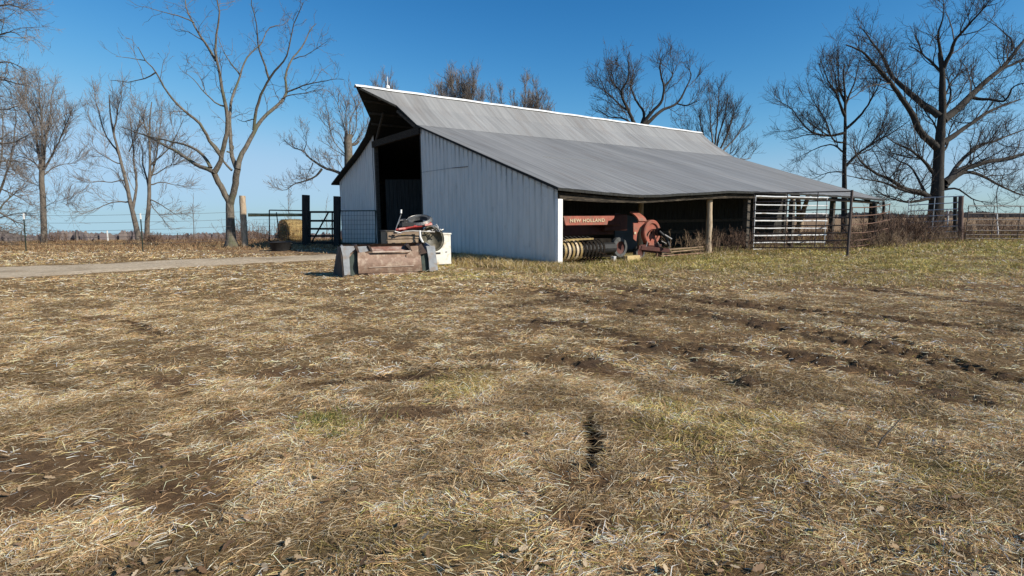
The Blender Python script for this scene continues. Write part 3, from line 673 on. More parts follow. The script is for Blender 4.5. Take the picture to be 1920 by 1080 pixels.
# ------------------------------------------------------------------ hay baler in the open side shed
M_shadeiron = mat('shade_black_iron', (.022, .018, .014), (.010, .008, .007), 6, .9, .2, spec=.08)  # near-black: shade over the right pickup bands put into the colour
BO = np.array([3.0, 1.0, 0.0])
baler = thing('hay_baler', 'faded red hay baler parked in the open side of the barn', 'hay baler', bw(*BO), BA)
OFF = tuple(-BO)
def S(px, py, v): return Vector(side(px, py, v))
def bplate(name, pts, v, th, m, **k): return MB().prism([S(a, b, v) for a, b in pts], 0, th, (0, 1, 0)).build(name, m, baler, loc_=OFF, **k)
sp = bplate('name_panel', [(1057, 405.5), (1152, 405), (1151, 409), (1146, 413), (1140, 413.5), (1138.5, 421), (1061, 422)], .30, .05, M_red, bevel=.006)
tx = bpy.data.curves.new('lettering', 'FONT'); tx.body = 'NEW HOLLAND'; tx.size = 1; tx.extrude = .012; tx.offset = .03; tx.align_x = 'LEFT'; tx.space_character = 1.12
tmp = bpy.data.objects.new('tmp', tx); COL.objects.link(tmp); bpy.context.view_layer.update(); me_ = bpy.data.meshes.new_from_object(tmp.evaluated_get(bpy.context.evaluated_depsgraph_get())); bpy.data.objects.remove(tmp); to = bpy.data.objects.new('lettering', me_); link(to, sp); me_.materials.clear(); me_.materials.append(M_cream)
a_, b_ = S(1067.5, 416.8, .30), S(1133, 409.6, .30)
bpy.context.view_layer.update(); dw = to.dimensions.x or 6.5; dh = .72
to.scale = ((b_.x - a_.x) / dw, (b_.z - a_.z) / dh, 1); to.rotation_euler = (math.pi / 2, 0, 0); to.location = (a_.x, .30 - .006, a_.z)
mb = MB()
mb.box((2.6, 2.3, 1.18), (3.2, 1.2, .66)); mb.box((4.1, 2.0, 1.28), (1.2, 1.0, .6))
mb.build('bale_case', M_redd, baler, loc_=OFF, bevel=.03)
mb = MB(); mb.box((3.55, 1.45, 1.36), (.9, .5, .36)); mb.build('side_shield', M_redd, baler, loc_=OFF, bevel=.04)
bplate('feed_housing', [(1100, 452), (1118, 447), (1146, 447), (1148, 482), (1102, 482)], .62, .25, M_shadeiron)
# curved knotter hood
c0, c1, c2, c3 = S(1190, 396.5, .42), S(1204, 397, .42), S(1212, 416, .34), S(1197, 416, .34); mb = MB(); n = 7; rows = []
for i in range(n):
    t = i / (n - 1); bul = .10 * math.sin(t * math.pi * .6); A_ = c0.lerp(c3, t); B_ = c1.lerp(c2, t); y = .62 - .30 * math.sin(t * math.pi / 2)
    rows.append(((A_.x, y, A_.z + bul * .3), (B_.x, y, B_.z + bul * .3)))
vs = []; 
for a, b in rows: vs += [a, b, (a[0], a[1] + .04, a[2] - .03), (b[0], b[1] + .04, b[2] - .03)]
fs = []
for i in range(n - 1):
    k = i * 4; fs += [(k, k + 1, k + 5, k + 4), (k + 2, k + 6, k + 7, k + 3), (k, k + 4, k + 6, k + 2), (k + 1, k + 3, k + 7, k + 5)]
fs += [(0, 2, 3, 1), (4 * n - 4, 4 * n - 3, 4 * n - 1, 4 * n - 2)]
mb.add(vs, fs); mb.box((S(1204.5, 418, .3).x, .34, S(1204, 417.5, .3).z), (.42, .06, .035)); mb.build('knotter_hood', M_red, baler, loc_=OFF)
bplate('gearbox_shield', [(1188, 418.5), (1208, 418.5), (1200, 426), (1194.5, 438), (1193, 452), (1188, 448)], .26, .03, M_red, bevel=.004)
MB().box((S(1191, 437, .24)), (.09, .012, .08)).build('warning_sticker', M_cream, baler, loc_=OFF)
fc = S(1223, 436, .18); fr = .44
fw = MB().lathe([(fr, .14), (fr, .0), (fr * .93, -.03), (fr * .74, -.02), (fr * .70, .03), (fr * .4, .05), (0.05, .05)], fc, axis='Y', k=40).build('flywheel_cover', M_red, baler, smooth=True, loc_=OFF)
MB().lathe([(.40, 0), (.40, .1), (.0, .1)], fc + Vector((.1, -.02, -.28)), axis='Y', k=20, a0=.2, a1=math.pi + .1).build('slip_clutch', M_redd, baler, loc_=OFF)
mb = MB(); h0 = fc + Vector((.16, -.12, .02)); mb.lathe([(.14, 0), (.14, .14), (.06, .2), (0, .2)], h0 + Vector((0, -.1, 0)), axis='Y', k=14)
mb.tube([h0 + Vector((0, -.05, .02)), h0 + Vector((.16, -.2, -.18)), h0 + Vector((.26, -.3, -.5))], [.05, .06, .05], 10)
mb.build('drive_shaft', M_black, baler, smooth=True, loc_=OFF)
MB().tube([h0 + Vector((.10, -.22, -.1)), h0 + Vector((.25, -.4, -.25))], .03, 6).build('shaft_fitting', M_steel, baler, loc_=OFF)
mb = MB(); mb.bar(S(1196, 464, .3), S(1254, 470, -.05), .12, .14); mb.bar(S(1205, 470, .3), S(1240, 474, .1), .1, .08); mb.bar(S(1210, 452, .3), S(1236, 466, .1), .06, .07); mb.bar(S(1200, 461, .3), S(1240, 460, .1), .05, .08)
mb.build('drawbar', M_redd, baler, loc_=OFF, bevel=.01)
bplate('hitch_plate', [(1222, 448), (1229, 444), (1231, 460), (1216, 460)], .15, .04, M_red)
mb = MB(); mb.bar(S(1231.5, 466, .12), S(1231.5, 494, .12), .06, .06); mb.box(S(1231.5, 493, .12), (.22, .22, .03)); mb.build('jack_stand', M_rustgate, baler, loc_=OFF)
for pp_ in ([S(1214, 453, .05), S(1212, 462, .05)], [S(1233, 454, .05), S(1238, 463, 0)], [S(1240, 452, .05), S(1252, 458, 0), S(1256, 470, 0)]): MB().tube(pp_, .015, 6).build('hydraulic_hose', M_steel, baler, loc_=OFF)
# pickup: yellow bar, stripper bands, tine drum, wind guard
pc = S(1078, 469, .5); pr = .33
MB().lathe([(.0, .3), (.19, .3), (.19, 3.0), (0, 3.0)], (0, pc.y + .1, pc.z), axis='X', k=16).build('pickup_drum', M_black, baler, loc_=OFF)
for i in range(11):
    x = .47 + i * .165; mb = MB(); m = (M_cream if i % 2 else M_yel) if i < 5 else M_shadeiron  # lit bands cream and yellow, the rest painted as if in shade
    mb.lathe([(pr, x), (pr, x + .085), (pr - .02, x + .085), (pr - .02, x), (pr, x)], (0, pc.y, pc.z), axis='X', k=14, a0=math.radians(95), a1=math.radians(262))
    mb.build('pickup_band', m, baler, loc_=OFF)
mb = MB()
for i in range(11):
    x = .56 + i * .165
    for a in (150, 200, 245, 120):
        a = math.radians(a + i * 7); mb.tube([(x, pc.y + .2 * math.cos(a), pc.z + .2 * math.sin(a)), (x + .02, pc.y + .41 * math.cos(a - .25), pc.z + .41 * math.sin(a - .25))], .007, 4)
mb.build('spring_tines', M_rustgate, baler, loc_=OFF)['kind'] = 'stuff'
mb = MB(); mb.bar(S(1060, 450, .2), S(1112, 447.5, .2), .05, .05); mb.build('guard_bar', M_yel, baler, loc_=OFF)
mb = MB()
for i in range(7): mb.tube([S(1062 + i * 8, 449.5 - i * .3, .2), S(1052 + i * 8, 443, .75)], .012, 5)
mb.build('wind_guard', M_steel, baler, loc_=OFF)
tc_ = S(1160, 464, .75); tr = .36
def wheel(parent, c, r, wdt, off, m=M_tyre, name='wheel', ax='Y'):
    t = MB().lathe([(r * .62, -wdt / 2), (r * .9, -wdt / 2), (r, -wdt * .3), (r, wdt * .3), (r * .9, wdt / 2), (r * .62, wdt / 2), (r * .62, -wdt / 2)], c, axis=ax, k=28).build('tyre', m, parent, smooth=True, loc_=off)
    MB().lathe([(r * .62, -wdt * .35), (r * .35, -wdt * .1), (r * .12, -wdt * .12), (0, -wdt * .12)], c, axis=ax, k=20).build('rim', M_redd, t, smooth=True)
wheel(baler, tc_, tr, .2, OFF); wheel(baler, S(1198, 474, 1.0), .26, .16, OFF)
# things lying round the baler
def fthing(name, label, cat, px, py, group=None, rz=0):
    p = gnd(px, py); return thing(name, label, cat, (p[0], p[1], gzs(p[0], p[1])), rz, group)
t = thing('timber_block', 'pale yellow timber block in the grass under the red baler', 'wood block', bw(3.2, -.05, 0), BA)
MB().box((0, 0, .10), (.62, .22, .2)).build('beam_end', mat('fresh_timber', (.55, .42, .2), (.38, .28, .13), 5, .8, .2, stretch=(1, 6, 6)), t, bevel=.01)
t = thing('concrete_block', 'small pale block beside the tyre of the red baler', 'block', bw(2.35, -.05, 0), BA)
MB().box((0, 0, .12), (.12, .14, .2)).build('block_body', mat('pale_concrete', (.5, .5, .5), (.38, .38, .38), 8, .9, .2), t, bevel=.006)
t = thing('grey_sheet', 'dark blue grey panel leaning in the shed behind the drawbar of the baler', 'panel', bw(7.2, 3.6, 0), BA)
MB().bar((-.2, 0, 0), (.0, .2, 1.55), .04, 1.5, up=(1, 0, 0)).build('sheet_face', M_bluegrey, t); MB().box((-.1, 0, .05), (1.5, .08, .1)).build('foot_rail', M_wood, t)
t = thing('scrap_board_pile', 'low pile of reddish scrap boards on the shed floor right of the baler', 'board pile', bw(7.0, .75, 0), BA)
for i in range(9):
    MB().bar((-1.6 + random.uniform(0, .8), random.uniform(-.3, .4), .05 + i * .025), (.6 + random.uniform(0, .9), random.uniform(-.35, .4), .06 + i * .03), .13, .03).build('board', random.choice([M_rust, M_wood, M_weedt]), t)

# ------------------------------------------------------------------ gates and panels
def pipe_gate(name, label, a, b, rails, verts, r, m, group=None, post=None, cat='gate', rv=None, sag=0., rmat=None):
    """a,b = (px, Y) ends; rails = [(ya, yb)] pixel heights at the two ends; verts = fractions"""
    pa = at(a[0], rails[-1][0], a[1]); pb = at(b[0], rails[-1][1], b[1]); base = Vector(((pa[0] + pb[0]) / 2, (pa[1] + pb[1]) / 2, 0))
    t = thing(name, label, cat, base, 0, group); za = []; zb = []
    for ya, yb in rails: za.append(at(a[0], ya, a[1])[2]); zb.append(at(b[0], yb, b[1])[2])
    A_ = Vector((pa[0], pa[1], 0)) - base; B_ = Vector((pb[0], pb[1], 0)) - base
    for i, (z0, z1) in enumerate(zip(za, zb)):
        pts = []
        for k in range(9):
            f = k / 8; p = A_.lerp(B_, f); pts.append((p.x, p.y, z0 + (z1 - z0) * f - sag * math.sin(f * math.pi) + random.uniform(-.006, .006)))
        MB().tube(pts, r * (1.25 if rmat and i in rmat else 1), 8).build('rail', m, t, smooth=True)
    for f in verts:
        p = A_.lerp(B_, f); MB().tube([(p.x, p.y - .01, za[-1] + (zb[-1] - za[-1]) * f - sag * math.sin(f * math.pi)), (p.x, p.y - .01, za[0] + (zb[0] - za[0]) * f - sag * math.sin(f * math.pi))], rv or r * .8, 8).build('upright', m, t, smooth=True)
    return t, base, A_, B_, za, zb
pipe_gate('pipe_gate', 'bright silver pipe gate hung across the end of the open shed', (1412, 22.1), (1547, 24.3), [(368, 371), (384, 386), (400, 401), (414, 414), (428, 428), (442, 440.5), (455, 454), (467.5, 466)], (0, .98), .024, M_whitepipe, rmat=(0, 3, 5))
r_ = pipe_gate('corral_panel', 'brown pipe corral panel in front of the silver gate, ending at a tall pipe post', (1409, 21.7), (1590, 19.2), [(362.5, 359), (379, 375.6), (395, 393), (409, 407.5), (424, 422.5), (438, 436.6), (452, 450.6), (464, 464.7)], (0.0, .37, .68), .021, M_gatebrown, cat='corral panel')
t, base, A_, B_, za, zb = r_
MB().tube([(B_.x, B_.y, -.1), (B_.x, B_.y, zb[0] + .05)], .045, 10).build('gate_post', M_gatebrown, t, smooth=True)
pipe_gate('corral_panel', 'rusted sagging corral panel full of red weeds beyond the tall pipe post', (1593, 22.5), (1664, 27), [(389, 383), (405, 397), (421, 412), (437, 428), (451, 441), (463, 449)], (0, .28, .98), .022, M_rustgate, cat='corral panel', sag=.06)
pipe_gate('pipe_gate', 'silver grey pipe gate standing before the big oak trunk', (1698, 31.5), (1797, 29.6), [(372, 368), (385, 379.5), (396, 391.5), (407, 402.5), (418, 413), (428, 423.5), (438, 434), (449, 445)], (.0, .5, .97), .024, M_silver)
t, base, A_, B_, za, zb = pipe_gate('pipe_gate', 'dark pipe gate at the right edge beyond the reddish wooden post', (1810, 29.5), (1990, 30.5), [(386, 387), (400, 401), (411.5, 412.5), (422, 423), (432, 433), (440, 441), (447, 448)], (0, .26, .53, .8, 1), .025, M_gatebrown)
def post(name, label, cat, px, pyb, pyt, Y, rpx, m, lean=0, group=None, sq=False):
    a = at(px, pyb, Y); b = at(px + lean, pyt, Y); z0 = min(a[2], gzs(a[0], a[1])) - .05
    t = thing(name, label, cat, (a[0], a[1], z0), 0, group); r = rpx * Y / F; d = b - a
    if sq: MB().bar((0, 0, 0), (d[0], 0, b[2] - z0), 2 * r, 2 * r, up=(0, 1, 0)).build('shaft', m, t, bevel=.02)
    else: log_mb((0, 0, 0), (d[0], 0, b[2] - z0), r, r * .93, wob=.012).build('shaft', m, t, smooth=True)
    return t
post('gate_post', 'thick weathered reddish wooden post between the silver gate and the dark gate', 'post', 1801, 448, 368, 29.3, 4.2, mat('reddish_post_wood', (.17, .11, .09), (.08, .055, .05), 5, .9, .4, stretch=(3, 3, .5)), 1)
post('gate_post', 'dark wooden post close behind the end of the silver grey gate', 'post', 1791, 444, 368, 30.6, 3.4, M_dark, 0)
post('fence_post', 'thin white fence post seen through the silver grey gate', 'post', 1776, 432, 396, 33, 1.3, M_trim, 2)
post('fence_post', 'leaning white stake in the field behind the dark gate', 'post', 1874, 421, 399, 36, 1.2, M_trim, -5)
post('fence_post', 'short dark post at the shed corner beside the rusted panel', 'post', 1640, 446, 380, 28.6, 4, M_dark, 0)
post('fence_post', 'dark post standing in the weeds right of the rusted panel', 'post', 1657, 440, 379, 30, 2.5, M_dark, 0)

# left: post and rail, pipe frame gate, board gate, wire gate
post('gate_post', 'pale round wooden post next to the leafless tree by the drive', 'post', 459.5, 464, 367, 29.2, 5.6, M_log, -5)
pa = at(465, 403, 29.1); pb = at(568, 403, 30.3)
t = thing('fence_rail', 'peeled log rail running from the pale round post towards the board gate', 'rail', ((pa[0] + pb[0]) / 2, (pa[1] + pb[1]) / 2, 0))
log_mb((pa[0] - pb[0]) / 2 * Vector((1, 0, 0)) + Vector((0, (pa[1] - pb[1]) / 2, pa[2])), Vector(((pb[0] - pa[0]) / 2, (pb[1] - pa[1]) / 2, pb[2])), .085, .075).build('log', mat('green_tinged_log', (.42, .38, .2), (.25, .22, .12), 5, .9, .4), t, smooth=True)
post('gate_post', 'tall dark square post at the hinge side of the board gate', 'post', 573.5, 463, 365.5, 30.0, 5.6, M_dark, 0, sq=True)
post('gate_post', 'tall dark square post between the board gate and the barn', 'post', 632, 466, 368, 28.3, 5.4, M_dark, 0, sq=True)
Yg = 29.4
t = thing('board_gate', 'dark wooden board gate with a diagonal brace beside the barn', 'gate', (at(603, 455, Yg)[0], Yg, 0)); cx_ = at(603, 455, Yg)[0]
def gp(px, py): q = at(px, py, Yg); return (q[0] - cx_, 0, q[2])
for y in (397.5, 414, 429, 442.5): MB().bar(gp(579, y), gp(627, y), .04, .11).build('board', M_dark, t)
MB().bar(gp(579, 455), gp(627, 455), .05, .14).build('board', M_dark, t)
for x in (581.5, 623): MB().bar(gp(x, 460), gp(x, 396), .045, .12, up=(0, 1, 0)).build('stile', M_dark, t)
MB().bar(tuple(np.array(gp(584, 456)) - [0, .05, 0]), tuple(np.array(gp(617, 397)) - [0, .05, 0]), .04, .15, up=(0, 1, 0)).build('diagonal_brace', M_dark, t)
def frame_gate(name, label, pts4, Y0, Y1, nx_, nz_, r, m, extra=None):
    (xa, ta, ba), (xb, tb, bb) = pts4; A0, A1 = at(xa, ta, Y0), at(xa, ba, Y0); B0, B1 = at(xb, tb, Y1), at(xb, bb, Y1)
    c = (A1 + B1) / 2; c[2] = 0; t = thing(name, label, 'gate', c)
    q = [Vector(p - c) for p in (A0, A1, B1, B0)]
    for i in range(4): MB().tube([q[i], q[(i + 1) % 4]], r, 8).build('frame_pipe', m, t, smooth=True)
    mb = MB()
    for i in range(1, nx_): f = i / nx_; mb.tube([q[0].lerp(q[3], f), q[1].lerp(q[2], f)], .006, 4, cap=False)
    for i in range(1, nz_): f = (i / nz_) ** 1.0; mb.tube([q[0].lerp(q[1], f), q[3].lerp(q[2], f)], .006, 4, cap=False)
    if nx_: mb.build('wire_mesh', M_black, t)
    return t, q
frame_gate('wire_gate', 'dark pipe gate filled with wire mesh standing against the left barn wall', ((637, 395.5, 456), (704.5, 395, 456)), 29.0, 27.4, 12, 7, .028, M_greenp)
t, q = frame_gate('tube_gate', 'black open pipe frame standing over the round black tub', ((505, 394, 452), (569, 395, 457)), 28.6, 29.3, 0, 0, .03, M_black)
MB().tube([q[0].lerp(q[3], .2) + Vector((0, 0, -.1)), q[0].lerp(q[3], .23) + Vector((0, 0, -1.2))], .025, 6).build('hanging_bar', M_black, t)
# wire netting between the pale post and the board gate
t = thing('wire_netting', 'sagging square wire netting in front of the round hay bale', 'fence', (-12.9, 30.2, 0)); mb = MB()
for i in range(16):
    x = -1.4 + i * .2; mb.tube([(x, 0, .1), (x, 0, 1.5)], .004, 4, cap=False)
for j in range(8): mb.tube([(-1.4, 0, .1 + j * .2), (1.6, .1, .1 + j * .2)], .004, 4, cap=False)
mb.build('wire_squares', M_wire, t); MB().tube([(1.6, .1, -.05), (1.6, .1, 1.55)], .02, 6).build('stake', M_greenp, t)
# tub and bale
p = gnd(527, 470); t = thing('feed_tub', 'round black rubber feed tub on the shaded ground by the board gate', 'tub', (p[0], p[1], gzs(*p[:2])))
MB().lathe([(0, .02), (.42, .0), (.52, .40), (.56, .43), (.52, .44), (.48, .40), (.40, .06), (0, .06)], k=28).build('tub_shell', M_black, t, smooth=True)
MB().tube([(.50, -.06, .36), (.60, 0, .34), (.50, .06, .36)], .015, 6).build('handle', M_black, t)
bY = 36.2; p = at(549, 459, bY); t = thing('hay_bale', 'round yellow hay bale behind the wire netting', 'hay bale', (p[0], bY, terr(p[0], bY) - .0), math.radians(52)); br = .76
mb = MB(); prof = [(0, -.66), (br * .4, -.64), (br * .8, -.63), (br * .97, -.58), (br, -.4), (br * 1.01, 0), (br, .4), (br * .97, .58), (br * .8, .63), (0, .64)]
mb.lathe(prof, (0, 0, br - .04), axis='X', k=40)
mb.v = [(x + random.gauss(0, .012), y + random.gauss(0, .018), max(0, z + random.gauss(0, .018))) for x, y, z in mb.v]
hb = mb.build('bale_body', M_hay, t, smooth=True)
n = 9000; a = rng.uniform(0, 2 * np.pi, n); onend = rng.random(n) < .45; xx = np.where(onend, np.sign(rng.random(n) - .5) * .64, rng.uniform(-.62, .62, n)); rr = np.where(onend, br * np.sqrt(rng.random(n)), br * 1.0)
pos = np.column_stack([xx, rr * np.cos(a), br - .04 + rr * np.sin(a)]); tg = np.column_stack([rng.normal(0, .5, n), -np.sin(a), np.cos(a)]) * rng.uniform(.06, .16, n)[:, None]
nrm = np.column_stack([np.where(onend, np.sign(xx), 0), np.where(onend, 0, np.cos(a)), np.where(onend, 0, np.sin(a))]); wv_ = np.cross(tg, nrm); wv_ /= np.linalg.norm(wv_, axis=1)[:, None] + 1e-9
V = np.stack([pos - wv_ * .006, pos + wv_ * .006, pos + tg + nrm * rng.uniform(.0, .06, n)[:, None]], 1).reshape(-1, 3)
npmesh('loose_straw', V, [np.arange(3 * n).reshape(-1, 3)], M_blade, t, tint=np.repeat(palette(STRAW, n) * np.array([.85, .78, .62]) * rng.uniform(.6, 1.05, n)[:, None], 3, 0))['kind'] = 'stuff'

# wire fences: steel posts, white topped, and barbed strands
def tpost(label, px, yb, yt, Y, lean, top=True, group='steel fence posts in the left field', m=None, rr=.022):
    a = at(px + lean, yb, Y); b = at(px, yt, Y); z0 = terr(a[0], a[1]) - .15; t = thing('steel_post', label, 'fence post', (a[0], a[1], float(z0)), 0, group)
    d = Vector((b[0] - a[0], 0, b[2] - z0)); f = .86 if top else 1
    MB().bar((0, 0, 0), d * f, rr * 2, rr).bar((0, rr, 0), Vector((0, rr, 0)) + d * f, rr * .5, rr * 1.6).build('shaft', m or M_greenp, t)
    if top: MB().bar(d * .86, d, rr * 2.3, rr * 2.0).build('white_tip', M_trim, t)
    return t
tpost('white tipped steel post at the far left of the field', 44, 474, 400, 27.2, 5)
tpost('white tipped steel post in front of the twin leafless trees', 263, 472, 400, 26.2, 5)
tpost('thin grey post right of the single leafless tree on the field edge', 142, 455, 431.5, 39, 0, False)
tpost('short white post between the single tree and the twin trees', 200.5, 459, 432, 38, 2.5, False, m=M_trim, rr=.035)
tpost('thin post just left of the twin trunks on the field edge', 247.5, 452, 432, 39.5, 0, False)
tpost('thin post beside the sapling on the field edge', 333, 452, 437, 40, 0, False)
tpost('thin post behind the branches at the left edge', 39.5, 452, 433, 39.5, 0, False)
def strands(label, P, m, r=.006, name='wire_fence', cat='wire fence'):
    c = Vector(P[0][0]); c.z = 0; t = thing(name, label, cat, c)
    for line in P:
        pts = []
        for a, b in zip(line[:-1], line[1:]):
            a = Vector(a) - c; b = Vector(b) - c
            for k in range(6): f = k / 6; q = a.lerp(b, f); q.z -= .03 * math.sin(f * math.pi); pts.append(q)
        pts.append(Vector(line[-1]) - c); MB().tube(pts, r, 4).build('strand', m, t)
    return t
strands('barbed wire strands stretched from the left edge to the pale round post', [[at(-260, y0 + 3, 29), at(46, y0, 27.2), at(264, y1, 26.2), at(455, y2, 29.1)] for y0, y1, y2 in [(404, 402, 397), (418, 416, 410.5), (433, 430.5, 423), (446, 443, 436), (458, 456, 449)]], M_wire, .007)
strands('low far wire fence along the field edge behind the single tree', [[at(-200, y + 1, 40), at(142, y, 39), at(247, y, 39.5), at(333, y, 40), at(560, y - 1, 41)] for y in (437, 444)], M_wire, .008)

M_lip = mat('worn_pale_steel', (.50, .41, .34), (.36, .26, .2), 8, .6, .2)
M_cheek = mat('shade_dark_steel', (.085, .065, .055), (.05, .04, .035), 5, .8, .2)  # shade on the bucket's left cheek put into the steel colour
M_rustp = mat('faded_rusty_paint', (.285, .19, .14), (.20, .13, .095), 7, .7, .4, c3=(.40, .31, .24), s3=6)
# ------------------------------------------------------------------ loader bucket and junk pile in front of the barn
b0 = gnd(629, 522); b1 = gnd(820, 511); BZ = math.atan2(b1[1] - b0[1], b1[0] - b0[0]); BL = float(np.hypot(*(b1 - b0)[:2]))
bux = np.array([math.cos(BZ), math.sin(BZ), 0]); buy = np.array([-math.sin(BZ), math.cos(BZ), 0])
def BK(px, py, y=0.0):
    p = plane(px, py, b0 + buy * y, buy) - b0; return Vector((p @ bux, y, p[2]))
bucket = thing('loader_bucket', 'rusty tractor loader bucket with grey end plates lying in front of the barn', 'loader bucket', b0, BZ)
def bkplate(name, pts, y, th, m, bevel=.006): return MB().prism([BK(a, b, y) for a, b in pts], 0, th, (0, 1, 0)).build(name, m, bucket, bevel=bevel)
# curved shell (dark inside), open towards the front top
mb = MB(); prof = [(.10, .03), (.55, .0), (.80, .08), (.93, .28), (.92, .52), (.80, .72), (.60, .80)]
x0, x1 = BK(650, 515, .1).x, BK(808, 500, .1).x
for a, b in zip(prof[:-1], prof[1:]):
    mb.add([(x0, a[0], a[1]), (x1, a[0], a[1]), (x1, b[0], b[1]), (x0, b[0], b[1])], [(0, 1, 2, 3)]); mb.add([(x0, a[0] - .02, a[1] + .025), (x1, a[0] - .02, a[1] + .025), (x1, b[0] - .02, b[1] + .02), (x0, b[0] - .02, b[1] + .02)], [(3, 2, 1, 0)])
mb.build('curved_shell', M_rustp, bucket)
for x in (x0 - .03, x1):
    MB().prism([(x, .04, .02), (x, .55, -.02), (x, .85, .1), (x, .95, .35), (x, .85, .72), (x, .55, .82), (x, .12, .74), (x, .06, .4)], 0, .03, (1, 0, 0)).build('side_plate', M_grey, bucket)
# left cheek sweeping back
MB().prism([BK(646, 521, .0), BK(640, 463, .0), BK(640, 463, .0) + Vector((.04, .62, -.02)), BK(646, 521, .0) + Vector((-.10, .95, .0))], 0, .03, (-1, 0, 0)).build('side_cheek', M_cheek, bucket)
bkplate('end_plate', [(639, 462), (663, 462), (665, 467), (656, 475), (654.5, 482), (656.5, 515), (646, 516), (643, 480)], -.02, .05, M_grey)
bkplate('end_plate', [(800, 462), (815, 461), (818, 483), (821, 506), (806, 508), (804, 484)], .02, .05, M_grey)
mb = MB(); lo, hi = 513, 474; rows = []
for i in range(9):
    t_ = i / 8; y = .03 - .10 * math.sin(t_ * math.pi) + .06 * t_; rows.append((BK(672.5 - 2.5 * t_, lo - (lo - hi) * t_, y), BK(792 - 4 * t_, 508 - (508 - hi - 1) * t_, y)))
for (a, b), (c, d) in zip(rows[:-1], rows[1:]):
    mb.add([a, b, d, c], [(0, 1, 2, 3)]); e = Vector((0, .025, 0)); mb.add([a + e, b + e, d + e, c + e], [(3, 2, 1, 0)])
a, b = rows[-1]; c, d = rows[0]; e = Vector((0, .025, 0)); mb.add([a, b, b + e, a + e], [(0, 1, 2, 3)]); mb.add([c, d, d + e, c + e], [(3, 2, 1, 0)])
for (px_) in ((672, 474), (790, 474)): pass
mb.build('front_panel', M_rustp, bucket)
for P_ in ([(671, 474), (684, 473), (688.5, 480), (689, 484), (671, 484)], [(762, 478), (771, 471), (770, 462), (786, 461), (788, 484), (762, 484)]): bkplate('panel_ear', P_, 0., .04, M_rustp, .004)
MB().tube([BK(691, 501.5, -.045), BK(776, 498, -.045)], .009, 5).build('weld_seam', M_lip, bucket)
# sloping top lip and dark slot below it
mb = MB(); mb.prism([BK(699, 472, .02), BK(769, 470, .02), BK(763, 461, .26), BK(696, 463, .26)], 0, .035, (0, .3, -1)); mb.build('top_lip', M_rust, bucket, bevel=.004)
MB().bar(BK(698, 472.5, .0), BK(770, 470.5, .0), .05, .035).build('lip_edge', M_lip, bucket)
bkplate('mount_bracket', [(671, 463), (687, 462), (691, 470), (676, 474), (672, 470)], .05, .05, M_grey)
M_iron = mat('dark_rusted_iron', (.07, .045, .035), (.03, .02, .018), 7, .8, .2)
for P_, y_, th_ in (([(664, 461), (669, 458), (674, 473), (671, 474)], 0., .25), ([(690, 461), (694, 461), (699, 471), (696, 472)], 0., .22), ([(761, 460), (766, 457), (773, 470), (770, 471)], -.02, .22), ([(784, 461), (790, 457), (801, 474), (785, 478)], 0., .3)): bkplate('hook_plate', P_, y_, th_, M_iron, 0)
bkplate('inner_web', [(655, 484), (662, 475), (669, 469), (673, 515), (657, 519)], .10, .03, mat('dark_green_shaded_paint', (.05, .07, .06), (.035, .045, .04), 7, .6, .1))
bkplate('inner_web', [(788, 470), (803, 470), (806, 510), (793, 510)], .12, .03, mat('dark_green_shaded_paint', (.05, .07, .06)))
mb = MB(); mb.bar(BK(673, 517.5, .02), BK(688, 517, .02), .1, .05); mb.bar(BK(689, 514, .1), BK(782, 510, .1), .1, .11); mb.build('cutting_edge', M_rustp, bucket)

# drawer chest behind the bucket
def bk_origin(px, py, y): p = BK(px, py, y); return b0 + bux * p.x + buy * y
chest_o = bk_origin(727, 508, 1.35)
def CH(px, py, y=0.0):
    p = plane(px, py, chest_o + buy * y, buy) - chest_o; return Vector((p @ bux, y, p[2]))
t = thing('drawer_chest', 'brown metal chest of wide drawers behind the rusty loader bucket', 'drawer chest', (chest_o[0], chest_o[1], 0), BZ)
c_, d_ = CH(727, 434), CH(789, 437); W_ = d_.x - c_.x; zt = c_.z
MB().box((W_ / 2, .32, zt / 2), (W_, .62, zt)).build('carcass', M_box, t, bevel=.012)
MB().box((W_ / 2, .31, zt + .013), (W_ + .05, .68, .025)).build('top_board', M_wood, t)
for i, (za_, zb__) in enumerate([(zt - .22, zt - .02), (zt - .45, zt - .25), (zt - .68, zt - .48), (zt - .9, zt - .71)]):
    d = MB().box((W_ / 2, -.008, (za_ + zb__) / 2), (W_ - .05, .03, zb__ - za_)).build('drawer', M_box, t, bevel=.006)
    for f in (.2, .8): MB().box((W_ * f, -.04, (za_ + zb__) / 2 + .01), (.08, .03, .035)).build('handle', M_black, d)
    MB().box((W_ * .5, -.028, (za_ + zb__) / 2 + .01), (.13, .008, .04)).build('card_holder', M_yel, d)
# white freezer
fo = at(846.5, 498, 17.0); fo[2] = 0; FW = .56; t = thing('chest_freezer', 'white enamel chest freezer against the barn behind the round tub', 'freezer', (fo[0], fo[1], 0), BZ)
fz = at(846, 439, fo[1])[2]
MB().box((-FW / 2, .3, fz / 2 + .03), (FW, .6, fz - .06)).build('cabinet', M_white, t, bevel=.02); MB().box((-FW / 2, .3, fz + .01), (FW + .04, .64, .05)).build('lid', M_white, t, bevel=.01)
MB().box((-.44, -.006, .42), (.16, .02, .05)).build('vent', M_black, t); MB().box((-.16, -.006, .45), (.05, .02, .03)).build('badge', M_grey, t)
